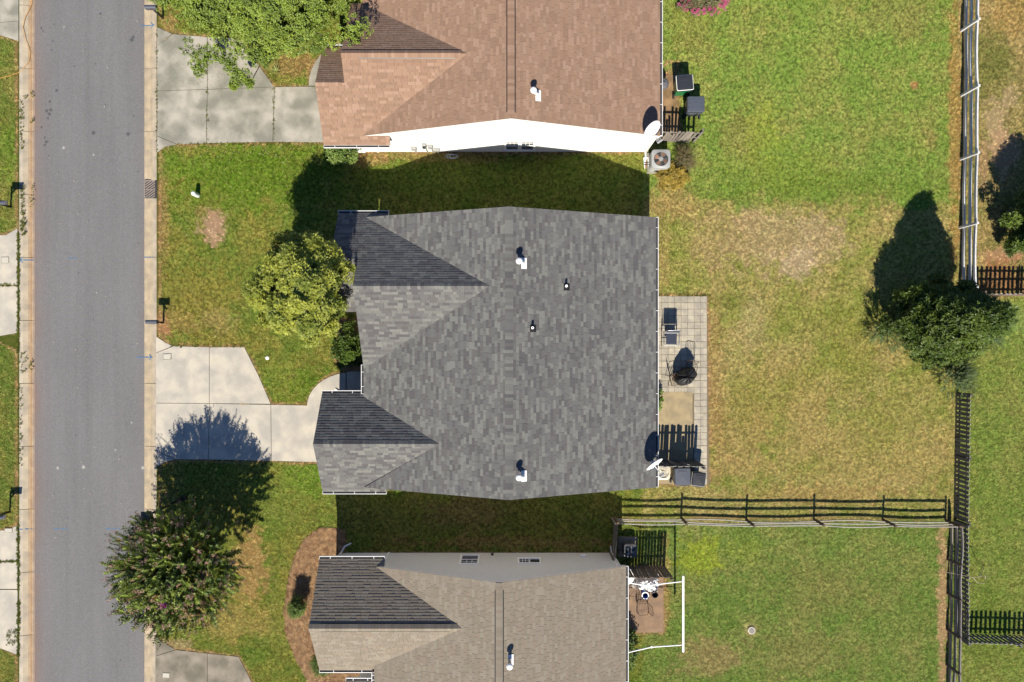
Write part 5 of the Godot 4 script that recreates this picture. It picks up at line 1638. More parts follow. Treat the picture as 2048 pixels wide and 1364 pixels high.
func build_street_things() -> void:
	mailbox("black mailbox on a post by the dry front lawn of the grey-roofed house", G(327, 645), 0.0, 0.0)
	mailbox("black mailbox at the top edge beside the large leafy tree", G(326, 36), 0.0, 0.02)
	mailbox("black mailbox across the street, opposite the storm drain", G(22, 414), PI, 0.28)
	mailbox("black mailbox across the street at the lower left, above the weedy driveway", G(20, 1023), PI, 0.26)
	# street lamp
	var lp := thing("street_lamp", "black post lamp with a square lantern at the curb beside the crape myrtle", "street lamp", G(368, 996))
	var mb := MB.new()
	mb.lathe(Vector3.ZERO, [Vector2(0.16, 0), Vector2(0.16, 0.12), Vector2(0.11, 0.2), Vector2(0.085, 0.5), Vector2(0.06, 0.55), Vector2(0.045, 3.05), Vector2(0.0, 3.05)], 12)
	part("post", mb.mesh(M.black), lp)
	mb = MB.new()
	mb.lathe(Vector3(0, 3.05, 0), [Vector2(0.05, 0), Vector2(0.12, 0.04), Vector2(0.13, 0.08), Vector2(0, 0.08)], 12)
	for sx in [-1.0, 1.0]:
		for sz in [-1.0, 1.0]:
			mb.tube([Vector3(sx * 0.11, 3.12, sz * 0.11), Vector3(sx * 0.16, 3.46, sz * 0.16)], [0.012, 0.012], 4)
	part("cage", mb.mesh(M.black), lp)
	mb = MB.new()
	var e := 0.205
	var top := Vector3(0, 3.58, 0)
	for k in 4:
		var a := Vector3([-e, e, e, -e][k], 3.47, [-e, -e, e, e][k])
		var b := Vector3([e, e, -e, -e][k], 3.47, [-e, e, e, -e][k])
		mb.tri(a, b, top, (a + b) / 2 - Vector3(0, 3.4, 0))
		mb.quad(a, b, b - Vector3(0, 0.02, 0), a - Vector3(0, 0.02, 0), (a + b) / 2 - Vector3(0, 3.47, 0))
	mb.quad(Vector3(-e, 3.45, -e), Vector3(e, 3.45, -e), Vector3(e, 3.45, e), Vector3(-e, 3.45, e), Vector3.DOWN)
	mb.lathe(Vector3(0, 3.56, 0), [Vector2(0.02, 0), Vector2(0.03, 0.03), Vector2(0, 0.07)], 8)
	part("lantern_cap", mb.mesh(M.plastic_black), lp)
	for k in 4:
		mb = MB.new()
		var t := Basis(Vector3.UP, k * PI / 2) * Basis(Vector3.RIGHT, -0.14)
		mb.box(Basis(Vector3.UP, k * PI / 2) * Vector3(0, 3.29, 0.13), Vector3(0.23, 0.32, 0.005), t)
		part("pane", mb.mesh(M.blind), lp)
	# storm drain
	var gr := thing("storm_drain", "rusty iron storm drain grate with slanting bars set into the curb", "drain", G(300.5, 378.5, -0.08))
	mb = MB.new()
	for s in [-1.0, 1.0]:
		mb.box(Vector3(s * 0.29, 0.03, 0), Vector3(0.05, 0.06, 0.88))
		mb.box(Vector3(0, 0.03, s * 0.425), Vector3(0.53, 0.058, 0.045))
	mb.box(Vector3(0, 0.03, 0), Vector3(0.53, 0.05, 0.03))
	part("frame", mb.mesh(M.grate), gr)
	for i in 10:
		var z := -0.56 + i * 0.12
		for q in Geometry2D.intersect_polygons(PackedVector2Array([Vector2(-0.27, z + 0.19), Vector2(0.27, z - 0.19), Vector2(0.27, z - 0.135), Vector2(-0.27, z + 0.245)]), PackedVector2Array([Vector2(-0.268, -0.405), Vector2(0.268, -0.405), Vector2(0.268, 0.405), Vector2(-0.268, 0.405)])):
			mb = MB.new()
			mb.prism(q, 0.0, 0.045)
			part("bar", mb.mesh(M.grate), gr)
	mb = MB.new()
	mb.box(Vector3(0, -0.09, 0), Vector3(0.60, 0.02, 0.87))
	part("pit", mb.mesh(M.black_rubber), gr)
	mb = MB.new()
	mb.box(Vector3(0.285, 0.06, 0), Vector3(0.10, 0.09, 0.9), Basis.IDENTITY, 0.02)
	part("curb_hood", mb.mesh(M.iron), gr)
	# white stake and meter boxes
	var st := thing("utility_pedestal", "short white round-topped utility pedestal standing in the front lawn", "pedestal", G(396, 391))
	mb = MB.new()
	mb.lathe(Vector3.ZERO, [Vector2(0.11, 0), Vector2(0.11, 0.46), Vector2(0.095, 0.53), Vector2(0.05, 0.57), Vector2(0, 0.58)], 14)
	part("cover", mb.mesh(mat(Color(0.72, 0.78, 0.74), 0.5)), st)
	mb = MB.new()
	mb.lathe(Vector3.ZERO, [Vector2(0.118, 0.0), Vector2(0.118, 0.06), Vector2(0.11, 0.07)], 14)
	part("collar", mb.mesh(M.ac_grey), st)
	for q in [["pale water meter box set in the wide driveway of the grey-roofed house", 335, 713, 17, 12], ["pale water meter box in the cracked driveway at the bottom edge", 333, 1350, 15, 11], ["white water meter box in the driveway across the street", 11, 520, 16, 13], ["white water meter box at the corner of the lower driveway across the street", 18, 1060, 16, 9]]:
		var w := thing("meter_box", q[0], "meter box", G(q[1], q[2], 0.022), rng.randf_range(-0.06, 0.06), "water meter boxes along the street")
		mb = MB.new()
		mb.box(Vector3(0, 0, 0), Vector3(q[3] / S, 0.02, q[4] / S), Basis.IDENTITY, 0.004)
		part("frame", mb.mesh(M.dark_concrete), w)
		mb = MB.new()
		mb.box(Vector3(0, 0.014, 0), Vector3(q[3] / S - 0.05, 0.02, q[4] / S - 0.05), Basis.IDENTITY, 0.006)
		part("lid", mb.mesh(M.meter_lid), w)
	var cab := MB.new()
	var pts := []
	var rad := []
	for q in [[66, -20, 0.0], [62, 8, -0.04], [50, 38, 0.02], [47, 56, 0.03], [52, 82, 0.0], [59, 104, -0.06], [57, 122, -0.04], [48, 138, 0.03], [38, 146, 0.03], [20, 152, 0.03], [-10, 160, 0.03]]:
		pts.append(G(q[0], q[1], q[2] + 0.012))
		rad.append(0.011)
	cab.tube(pts, rad, 6)
	single("orange_cable", cab.mesh(M.orange), "thin orange cable trailing over the far curb at the top left", "cable")
	petals()
	# weeds in the joints across the street
	var wd := MB.new()
	for i in 9:
		var a := rng.randf() * TAU
		var d := Vector3(cos(a), rng.randf_range(0.2, 1.0), sin(a)).normalized()
		wd.paint(Color.WHITE * rng.randf_range(0.7, 1.1))
		wd.leaf(Vector3.ZERO, d, Vector3.UP, rng.randf_range(0.05, 0.11), 0.02)
	var buf := PackedFloat32Array()
	for q in [[35, 40, 466, 575, 220], [35, 40, 580, 705, 200], [34, 40, 1050, 1130, 150], [36, 40, 1130, 1180, 60], [35, 41, 1200, 1250, 110], [35, 40, 1255, 1312, 110], [14, 36, 1258, 1290, 90], [0, 36, 1120, 1125, 60], [0, 34, 568, 573, 60], [46, 54, 190, 200, 8], [62, 68, 185, 195, 10], [62, 68, 236, 246, 12], [40, 48, 200, 300, 80], [42, 50, 370, 460, 90], [60, 68, 370, 420, 24], [42, 52, 440, 470, 60], [60, 66, 720, 745, 20], [40, 54, 705, 745, 30], [413, 417, 78, 285, 40], [546, 550, 176, 285, 44], [313, 316, 60, 310, 70], [356, 640, 286, 290, 110], [313, 316, 910, 1290, 40], [36, 46, 760, 930, 90], [340, 490, 690, 694, 60], [1296, 1420, 588, 592, 70]]:
		for i in q[4]:
			var f := rng.randf_range(0.75, 1.2)
			put(buf, Basis(Vector3.UP, rng.randf() * TAU) * Basis.from_scale(Vector3.ONE * rng.randf_range(0.35, 1.0)), G(lerpf(q[0], q[1], rng.randf()), lerpf(q[2], q[3], rng.randf()), 0.012), A(120 * f, 128 * f, 56 * f))
	meta(multi("weeds", wd.mesh(M.grass), buf, self, "stuff"), "weeds growing along the joints of curbs and driveways", "weeds")

func petals() -> void:
	var pm := MB.new()
	pm.paint(Color.WHITE)
	pm.leaf(Vector3(-0.02, 0.02, 0), Vector3(1, 0.1, 0.1).normalized(), Vector3.UP, 0.05, 0.04)
	var r := RandomNumberGenerator.new()
	r.seed = 55
	var buf := PackedFloat32Array()
	for q in [[350, 640, 160, 180, 60], [330, 640, 285, 330, 70], [330, 560, 60, 170, 60], [320, 620, 300, 480, 50], [330, 700, 560, 790, 40], [100, 280, 0, 1364, 60], [1320, 1900, 0, 1000, 60], [560, 700, 1080, 1300, 20]]:
		for i in q[4]:
			put(buf, Basis(Vector3.UP, r.randf() * TAU) * Basis.from_scale(Vector3.ONE * r.randf_range(0.5, 1.2)), G(lerpf(q[0], q[1], r.randf()), lerpf(q[2], q[3], r.randf()), 0.03), A(226, 220, 190).lerp(A(190, 160, 96), r.randf()))
	meta(multi("fallen_leaves", pm.mesh(M.straw), buf, self, "stuff"), "pale fallen leaves and petals scattered over lawns and street", "fallen leaves")

# ---------- in the yards
func ac_unit(label: String, at: Vector3, w: float, h: float, m: Material, blade: Material, pad: Vector2, pad_m: Material, pad_off := Vector3.ZERO) -> void:
	var o := thing("air_conditioner", label, "air conditioner", at)
	var mb := MB.new()
	mb.box(pad_off + Vector3(0, 0.03, 0), Vector3(pad.x, 0.1, pad.y), Basis.IDENTITY, 0.012)
	part("pad", mb.mesh(pad_m), o)
	var sq := PackedVector2Array()
	for k in 4:
		var c := Vector2([1, -1, -1, 1][k], [1, 1, -1, -1][k]) * (w / 2 - 0.14)
		for i in 5:
			var t := PI / 2 * (k + i / 4.0)
			sq.append(c + Vector2(cos(t), sin(t)) * 0.14)
	mb = MB.new()
	mb.prism(sq, 0.08, h - 0.06)
	part("cabinet", mb.mesh(m), o)
	mb = MB.new()
	for i in 12:                                        # louvres
		for s in sq.size():
			var a := sq[s] * 1.02
			var b := sq[(s + 1) % sq.size()] * 1.02
			var y := 0.16 + i * (h - 0.3) / 12.0
			mb.quad(Vector3(a.x, y, a.y), Vector3(b.x, y, b.y), Vector3(b.x, y + 0.03, b.y) * Vector3(0.98, 1, 0.98), Vector3(a.x, y + 0.03, a.y) * Vector3(0.98, 1, 0.98), Vector3(a.x, 0.3, a.y))
	part("louvre", mb.mesh(m), o)
	mb = MB.new()                                       # top with a round well
	var r := w * 0.40
	var n := 40
	for s in n:
		var a := TAU * s / n
		var b := TAU * (s + 1) / n
		var f := func(t: float) -> Vector3:
			var d := Vector2(cos(t), sin(t))
			var best := INF
			for i in sq.size():
				var hit = Geometry2D.segment_intersects_segment(Vector2.ZERO, d * w * 2, sq[i] * 1.03, sq[(i + 1) % sq.size()] * 1.03)
				if hit != null: best = minf(best, (hit as Vector2).length())
			return Vector3(d.x * best, 0, d.y * best)
		var ca := Vector3(cos(a), 0, sin(a))
		var cb := Vector3(cos(b), 0, sin(b))
		var oa: Vector3 = f.call(a)
		var ob: Vector3 = f.call(b)
		mb.quad(oa + Vector3(0, h - 0.02, 0), ob + Vector3(0, h - 0.02, 0), cb * r + Vector3(0, h + 0.012, 0), ca * r + Vector3(0, h + 0.012, 0), Vector3.UP)
		mb.quad(oa + Vector3(0, h - 0.02, 0), ob + Vector3(0, h - 0.02, 0), ob + Vector3(0, h - 0.06, 0), oa + Vector3(0, h - 0.06, 0), ca)
		mb.quad(ca * r + Vector3(0, h + 0.012, 0), cb * r + Vector3(0, h + 0.012, 0), cb * r * 0.97 + Vector3(0, h - 0.05, 0), ca * r * 0.97 + Vector3(0, h - 0.05, 0), -ca)
	part("top", mb.mesh(m), o)
	mb = MB.new()
	mb.lathe(Vector3(0, h - 0.057, 0), [Vector2(r * 0.99, 0), Vector2(0, 0)], 24)
	part("well", mb.mesh(M.black if blade != M.ac_beige else M.ac_beige), o)
	for k in 4:
		mb = MB.new()
		var a := TAU * k / 4 + 0.5
		var prev := []
		for i in 5:
			var t := a - 0.42 + 0.84 * i / 4.0
			var y := h - 0.052 + 0.05 * i / 4.0
			var cur := [Vector3(cos(t) * 0.09, y, sin(t) * 0.09), Vector3(cos(t) * r * 0.92, y, sin(t) * r * 0.92)]
			if i: mb.quad(prev[0], prev[1], cur[1], cur[0], Vector3.UP)
			prev = cur
		part("fan_blade", mb.mesh(blade), o)
	mb = MB.new()
	mb.lathe(Vector3(0, h - 0.03, 0), [Vector2(0.11, 0), Vector2(0.10, 0.03), Vector2(0, 0.04)], 14)
	part("hub", mb.mesh(m), o)
	mb = MB.new()
	for q in 6:
		var rr := r * (q + 1) / 6.3
		var ring := []
		var rd := []
		for s in 25:
			ring.append(Vector3(cos(TAU * s / 24) * rr, h + 0.03 - 0.015 * q / 6.0, sin(TAU * s / 24) * rr))
			rd.append(0.0035)
		mb.tube(ring, rd, 3, false)
	for q in 8:
		var t := TAU * q / 8
		mb.tube([Vector3(cos(t) * 0.06, h + 0.034, sin(t) * 0.06), Vector3(cos(t) * r, h + 0.016, sin(t) * r)], [0.0035, 0.0035], 3, false)
	part("guard", mb.mesh(m), o)
	mb = MB.new()
	mb.tube([Vector3(-w / 2, 0.25, 0.1), Vector3(-w / 2 - 0.12, 0.18, 0.1), Vector3(-w / 2 - 0.3, 0.3, 0.12)], [0.022, 0.022, 0.022], 6)
	part("refrigerant_line", mb.mesh(M.black), o)

func bin(label: String, at: Vector3, turn: float, body: Material, lid: Material, w: float, dp: float, h: float, ribs := false, rim: Material = null) -> void:
	var o := thing("wheeled_bin", label, "bin", at, turn)
	var mb := MB.new()
	var rings := []
	for q in [[0.05, 0.80], [0.3, 0.86], [h - 0.12, 0.97], [h - 0.10, 1.03], [h - 0.04, 1.03]]:
		var ring := []
		for k in 4:
			for i in 4:
				var t := PI / 2 * (k + i / 3.0)
				var c := Vector2([1, -1, -1, 1][k] * (w / 2 - 0.06), [1, 1, -1, -1][k] * (dp / 2 - 0.06)) + Vector2(cos(t), sin(t)) * 0.06
				ring.append(Vector3(c.x * q[1], q[0], c.y * q[1]))
		rings.append(ring)
	for i in rings.size() - 1:
		for s in 16:
			var t := (s + 1) % 16
			mb.quad(rings[i][s], rings[i][t], rings[i + 1][t], rings[i + 1][s], rings[i][s] * Vector3(1, 0, 1))
	for s in range(1, 15): mb.tri(rings[0][0], rings[0][s], rings[0][s + 1], Vector3.DOWN)
	part("body", mb.mesh(body), o)
	if rim:
		mb = MB.new()
		for s in 16:
			var t := (s + 1) % 16
			mb.tube([rings[4][s] * Vector3(1.01, 1, 1.01), rings[4][t] * Vector3(1.01, 1, 1.01)], [0.016, 0.016], 5)
		part("rim", mb.mesh(rim), o)
	mb = MB.new()
	var lr := []
	for q in [[h - 0.045, 1.02], [h - 0.01, 1.02], [h + 0.035, 0.93]]:
		var ring := []
		for v in rings[4]: ring.append(Vector3(v.x / 1.03 * q[1], q[0], v.z / 1.03 * q[1]))
		lr.append(ring)
	for i in 2:
		for s in 16:
			var t := (s + 1) % 16
			mb.quad(lr[i][s], lr[i][t], lr[i + 1][t], lr[i + 1][s], lr[i][s] * Vector3(1, 0, 1) + Vector3(0, 0.3 * i, 0))
	for s in 16:
		mb.tri(lr[2][s], lr[2][(s + 1) % 16], Vector3(0, h + 0.05, 0), Vector3.UP)
	var l := part("lid", mb.mesh(lid), o)
	if ribs:
		for k in 3:
			mb = MB.new()
			mb.box(Vector3(0, h + 0.048, (k - 1) * dp * 0.26), Vector3(w * 0.84, 0.016, 0.03), Basis.IDENTITY, 0.005)
			part("lid_rib", mb.mesh(lid), l)
	else:
		mb = MB.new()
		mb.box(Vector3(0, h + 0.046, -dp * 0.22), Vector3(w * 0.5, 0.014, dp * 0.2), Basis.IDENTITY, 0.005)
		part("lid_panel", mb.mesh(lid), l)
	mb = MB.new()
	mb.tube([Vector3(-w * 0.38, h - 0.04, dp / 2 + 0.05), Vector3(w * 0.38, h - 0.04, dp / 2 + 0.05)], [0.018, 0.018], 8)
	for s in [-1.0, 1.0]: mb.box(Vector3(s * w * 0.36, h - 0.05, dp / 2 + 0.02), Vector3(0.03, 0.04, 0.09))
	part("handle", mb.mesh(lid), o)
	for s in [-1.0, 1.0]:
		mb = MB.new()
		mb.lathe(Vector3(s * (w / 2 - 0.02), 0.13, dp / 2 - 0.05), [Vector2(0.0, -0.03), Vector2(0.13, -0.03), Vector2(0.13, 0.03), Vector2(0.0, 0.03)], 16, Basis(Vector3(0, 0, 1), PI / 2))
		part("wheel", mb.mesh(M.black_rubber), o)

func dish(label: String, at: Vector3, centre: Vector3) -> void:
	var o := thing("satellite_dish", label, "satellite dish", at)
	var c := centre - at
	var nrm := Vector3(0.55, 0.42, 0.78).normalized()
	var x := Vector3.UP.cross(nrm).normalized()
	var y := nrm.cross(x)
	var bs := Basis(x, nrm, x.cross(nrm))
	var mb := MB.new()
	var prof := []
	for i in 9:
		var t := i / 8.0
		prof.append(Vector2(0.42 * (1.0 - t), 0.0 - 0.07 * (1.0 - pow(1.0 - t, 2)) + 0.07))
	mb.lathe(c - nrm * 0.07, prof, 36, bs, 1.0, 1.12)
	var rim := []
	var rd := []
	for s in 37:
		var t := TAU * s / 36
		rim.append(c + bs * Vector3(cos(t) * 0.42, 0, sin(t) * 0.42 * 1.12))
		rd.append(0.009)
	mb.tube(rim, rd, 4, false)
	part("reflector", mb.mesh(mat(Color(0.74, 0.74, 0.75), 0.45)), o)
	mb = MB.new()
	mb.tube([Vector3(0, 0, 0), c * 0.5 - nrm * 0.06, c - nrm * 0.12], [0.03, 0.03, 0.03], 10)
	mb.box(c - nrm * 0.11, Vector3(0.2, 0.06, 0.24), bs, 0.01)
	part("mast", mb.mesh(M.white_metal), o)
	mb = MB.new()
	var lnb := c + nrm * 0.52 - y * 0.30
	mb.tube([c - y * 0.42 - nrm * 0.02, lnb], [0.022, 0.018], 6)
	part("arm", mb.mesh(M.white_metal), o)
	mb = MB.new()
	mb.box(lnb, Vector3(0.26, 0.09, 0.09), Basis(x, y, nrm), 0.02)
	for s in [-1.0, 0.0, 1.0]:
		mb.lathe(lnb + x * 0.09 * s - nrm * 0.04 + y * 0.03, [Vector2(0.035, 0.0), Vector2(0.035, -0.05), Vector2(0, -0.055)], 10, bs)
	part("receiver", mb.mesh(M.ac_grey), o)
	mb = MB.new()
	mb.box(Vector3(0, 0.0, 0), Vector3(0.2, 0.03, 0.2), Basis(Vector3(0, 0, 1), -0.355), 0.006)
	mb.tube([Vector3(0.05, 0.0, 0.12), c * 0.45], [0.012, 0.012], 6)
	part("foot", mb.mesh(M.steel), o)

func metal_chair(label: String, at: Vector3, turn: float, m: Material) -> void:
	var o := thing("metal_chair", label, "chair", at, turn)
	for s in [-1.0, 1.0]:
		var mb := MB.new()
		mb.tube([Vector3(s * 0.27, 0, -0.27), Vector3(s * 0.27, 0.36, -0.27), Vector3(s * 0.27, 0.6, -0.22), Vector3(s * 0.27, 0.62, 0.12), Vector3(s * 0.25, 0.45, 0.22)], [0.014, 0.014, 0.014, 0.014, 0.014], 6)
		part("arm", mb.mesh(m), o)
		mb = MB.new()
		mb.tube([Vector3(s * 0.24, 0, 0.32), Vector3(s * 0.24, 0.42, 0.24), Vector3(s * 0.22, 0.92, 0.34)], [0.014, 0.014, 0.012], 6)
		part("leg", mb.mesh(m), o)
	var mb := MB.new()
	mb.tube([Vector3(-0.22, 0.92, 0.34), Vector3(-0.12, 0.97, 0.36), Vector3(0.12, 0.97, 0.36), Vector3(0.22, 0.92, 0.34)], [0.014, 0.014, 0.014, 0.014], 6)
	for k in 5: mb.tube([Vector3(-0.16 + k * 0.08, 0.46, 0.25), Vector3(-0.16 + k * 0.08, 0.95, 0.355)], [0.008, 0.008], 4)
	part("backrest", mb.mesh(m), o)
	mb = MB.new()
	for k in 7: mb.box(Vector3(0, 0.43, -0.24 + k * 0.075), Vector3(0.5, 0.012, 0.03))
	mb.tube([Vector3(-0.27, 0.42, -0.27), Vector3(0.27, 0.42, -0.27)], [0.014, 0.014], 6)
	part("seat", mb.mesh(m), o)

func build_yard_things() -> void:
	ac_unit("round-cornered grey air conditioner with brown fan beside the golden shrub", G(1314.5, 327), 0.86, 0.85, M.ac_grey, M.copper, Vector2(1.0, 1.0), M.old_concrete)
	ac_unit("beige square air conditioner beside the bins of the grey-roofed house", G(1321, 941), 0.62, 0.66, M.ac_beige, M.ac_beige, Vector2(0.66, 0.66), M.concrete)
	ac_unit("dark grey air conditioner on a slab in the shade of the taupe-roofed house", G(1256, 1094), 0.60, 0.62, M.ac_dark, M.ac_grey, Vector2(0.92, 0.98), M.dark_concrete, Vector3(-0.02, 0, -0.02))
	bin("green bin with black lid and pale rim behind the brown-roofed house", G(1359, 181), 0.08, M.plastic_green, M.plastic_black, 0.74, 0.68, 1.05, false, M.white)
	bin("slate-blue bin with a ribbed lid beside the green one behind the brown-roofed house", G(1381, 222), 0.0, M.plastic_slate, M.plastic_slate, 0.80, 0.72, 0.98, true)
	bin("slate-blue bin between the beige air conditioner and the dark green bin", G(1354, 944), 0.02, M.plastic_slate, M.plastic_slate, 0.74, 0.80, 1.08)
	bin("dark green bin with black lid at the end of the grey picket screen", G(1386, 950), -0.12, M.plastic_dkgreen, M.plastic_black, 0.62, 0.62, 1.02, false, M.ac_grey)
	dish("white satellite dish on the roof edge of the grey-roofed house, above the bins", G(1283, 914, 2.72), G(1280, 904, 3.35))
	dish("white satellite dish on the roof corner of the brown-roofed house", G(1287, 299, 2.72), G(1276, 302, 3.35))
	# kettle grill
	var o := thing("kettle_grill", "round grey kettle grill tucked under the eave of the brown-roofed house", "grill", G(1319, 179))
	var mb := MB.new()
	mb.lathe(Vector3(0, 0.72, 0), [Vector2(0, -0.22), Vector2(0.16, -0.17), Vector2(0.25, -0.08), Vector2(0.28, 0)], 20)
	part("bowl", mb.mesh(M.black), o)
	mb = MB.new()
	mb.lathe(Vector3(0, 0.73, 0), [Vector2(0.285, 0), Vector2(0.26, 0.09), Vector2(0.17, 0.18), Vector2(0, 0.22)], 20)
	var l := part("lid", mb.mesh(mat(Color(0.10, 0.10, 0.11), 0.3)), o)
	mb = MB.new()
	mb.tube([Vector3(-0.07, 0.93, 0), Vector3(-0.05, 0.99, 0), Vector3(0.05, 0.99, 0), Vector3(0.07, 0.93, 0)], [0.012, 0.012, 0.012, 0.012], 6)
	part("handle", mb.mesh(M.black), l)
	for k in 3:
		mb = MB.new()
		mb.tube([Vector3(cos(k * TAU / 3) * 0.14, 0.58, sin(k * TAU / 3) * 0.14), Vector3(cos(k * TAU / 3) * 0.3, 0, sin(k * TAU / 3) * 0.3)], [0.014, 0.014], 6)
		part("leg", mb.mesh(M.alu), o)
	# patio chair with a navy sling
	o = thing("patio_chair", "aluminium patio chair with a navy seat on the pavers", "chair", G(1337, 677.5))
	for s in [-1.0, 1.0]:
		mb = MB.new()
		mb.tube([Vector3(s * 0.36, 0, 0.34), Vector3(s * 0.36, 0.60, 0.32), Vector3(s * 0.36, 0.64, 0.28), Vector3(s * 0.36, 0.64, -0.34), Vector3(s * 0.36, 0, -0.38)], [0.018, 0.018, 0.02, 0.02, 0.018], 8)
		part("arm", mb.mesh(M.alu), o)
	mb = MB.new()
	mb.box(Vector3(0.04, 0.42, 0.0), Vector3(0.50, 0.025, 0.52), Basis.IDENTITY, 0.008)
	part("seat", mb.mesh(M.sling), o)
	mb = MB.new()
	mb.box(Vector3(0.02, 0.78, -0.33), Vector3(0.60, 0.66, 0.02), Basis(Vector3.RIGHT, -0.12), 0.006)
	part("backrest", mb.mesh(M.sling), o)
	mb = MB.new()
	mb.tube([Vector3(-0.32, 0.40, -0.26), Vector3(-0.32, 1.08, -0.37), Vector3(-0.26, 1.13, -0.38), Vector3(0.28, 1.13, -0.38), Vector3(0.34, 1.08, -0.37), Vector3(0.34, 0.40, -0.26)], [0.018, 0.018, 0.018, 0.018, 0.018, 0.018], 8)
	mb.tube([Vector3(-0.34, 0.41, 0.32), Vector3(0.34, 0.41, 0.32)], [0.02, 0.02], 8)
	mb.tube([Vector3(-0.34, 0.41, -0.28), Vector3(0.34, 0.41, -0.28)], [0.02, 0.02], 8)
	part("frame", mb.mesh(M.alu), o)
	# the covered grill
	o = thing("covered_grill", "grill under a crumpled black cover among chairs on the paver patio", "grill", G(1365, 752))
	mb = MB.new()
	var nz := FastNoiseLite.new()
	nz.seed = 51
	nz.frequency = 1.4
	var rows := [[0.0, 1.0], [0.45, 1.02], [0.8, 1.0], [0.98, 0.9], [1.08, 0.62], [1.14, 0.28], [1.16, 0.0]]
	var segs := 40
	var grid := []
	for q in rows:
		var ring := []
		for s in segs:
			var t := TAU * s / segs
			var d := Vector2(cos(t), sin(t))
			var along := d.rotated(-0.75)
			var rr: float = 1.0 / sqrt(pow(d.rotated(0.62).x / 0.52, 2) + pow(d.rotated(0.62).y / 0.34, 2))
			var fold: float = 1.0 + 0.10 * sin(t * 7.0 + 2.0 * q[0]) * (1.2 - q[0]) + 0.18 * nz.get_noise_3d(d.x, d.y, q[0] * 1.5)
			ring.append(Vector3(d.x * rr * q[1] * fold, q[0] * (1.0 + 0.12 * nz.get_noise_2d(d.x * 2.0, d.y * 2.0 + 7.0)) + 0.10 * sin(along.angle() * 2.0) * q[1] * (1.0 if q[0] > 0.9 else 0.0), d.y * rr * q[1] * fold))
		grid.append(ring)
	for i in rows.size() - 1:
		for s in segs:
			var t := (s + 1) % segs
			mb.quad(grid[i][s], grid[i][t], grid[i + 1][t], grid[i + 1][s], (grid[i][s] as Vector3) * Vector3(1, 0, 1) + Vector3(0, 0.5 * (i - 2), 0))
	part("cover", mb.mesh(M.cover), o)
	for k in 4:
		mb = MB.new()
		mb.box(Vector3([0.22, -0.22, 0.14, -0.14][k], 0.03, [0.1, -0.14, 0.2, -0.1][k]), Vector3(0.05, 0.06, 0.05))
		part("foot", mb.mesh(M.black_rubber), o)
	metal_chair("brown metal chair pushed against the upper right of the covered grill", G(1376, 735), 2.9, M.brown_metal)
	metal_chair("brown metal chair pushed against the left of the covered grill", G(1346, 757), -1.3, M.brown_metal)
	metal_chair("bent brown chair frame standing on the junk pad below the blue bucket", G(1283, 1209), 1.65, M.brown_metal)
	metal_chair("brown chair frame half under the white plastic sheet on the junk pad", G(1262, 1172), -1.2, M.brown_metal)
	# junk behind the taupe house
	mb = MB.new()
	nz.frequency = 2.6
	var pg := []
	for j in 19:
		var row := []
		for i in 21:
			var u := i / 20.0
			var v := j / 18.0
			var edge := minf(minf(u, 1 - u), minf(v, 1 - v))
			var yy := 0.10 + 0.55 * smoothstep(0.0, 0.35, edge) + 0.22 * nz.get_noise_2d(u * 2.2, v * 1.6) + 0.10 * nz.get_noise_2d(u * 6.0, v * 5.0)
			row.append(Vector3((u - 0.5) * 1.25 + 0.22 * nz.get_noise_2d(v * 2.0, 5.0) + 0.08 * nz.get_noise_2d(u * 5.0, v * 5.0 + 9.0), maxf(yy, 0.02), (v - 0.5) * 0.85 + 0.22 * nz.get_noise_2d(u * 2.5, 15.0) + (u - 0.5) * 0.18))
		pg.append(row)
	for j in 18:
		for i in 20:
			mb.tri(pg[j][i], pg[j][i + 1], pg[j + 1][i + 1], Vector3.UP)
			mb.tri(pg[j][i], pg[j + 1][i + 1], pg[j + 1][i], Vector3.UP)
	single("plastic_sheet", mb.mesh(M.plastic_sheet), "crumpled white plastic sheet heaped on the junk pad", "plastic sheet", "", "", G(1289, 1161))
	o = thing("round_table", "small round white table half under the eave on the junk pad", "table", G(1247, 1143))
	mb = MB.new()
	mb.lathe(Vector3(0, 0.68, 0), [Vector2(0, -0.02), Vector2(0.4, -0.02), Vector2(0.41, 0.0), Vector2(0.4, 0.02), Vector2(0, 0.02)], 28)
	part("table_top", mb.mesh(M.white), o)
	for k in 4:
		mb = MB.new()
		mb.tube([Vector3(cos(k * PI / 2 + 0.7) * 0.22, 0.67, sin(k * PI / 2 + 0.7) * 0.22), Vector3(cos(k * PI / 2 + 0.7) * 0.32, 0, sin(k * PI / 2 + 0.7) * 0.32)], [0.02, 0.02], 6)
		part("leg", mb.mesh(M.white), o)
	o = thing("bucket", "blue bucket with a white rim on the junk pad", "bucket", G(1287, 1184.5))
	mb = MB.new()
	mb.lathe(Vector3(0, 0.05, 0), [Vector2(0, 0.0), Vector2(0.13, 0.0), Vector2(0.155, 0.38), Vector2(0.145, 0.38), Vector2(0.12, 0.03), Vector2(0, 0.03)], 20)
	part("body", mb.mesh(M.blue_plastic), o)
	mb = MB.new()
	mb.lathe(Vector3(0, 0.43, 0), [Vector2(0.135, 0), Vector2(0.175, 0), Vector2(0.175, 0.03), Vector2(0.135, 0.03), Vector2(0.135, 0)], 20)
	part("rim", mb.mesh(M.white), o)
	o = thing("plant_pot", "empty black plant pot beside the blue bucket on the junk pad", "pot", G(1307, 1184.5, 0.05))
	mb = MB.new()
	mb.lathe(Vector3.ZERO, [Vector2(0, 0), Vector2(0.11, 0), Vector2(0.15, 0.3), Vector2(0.135, 0.3), Vector2(0.12, 0.12), Vector2(0, 0.12)], 20)
	part("body", mb.mesh(M.black), o)
	mb = MB.new()
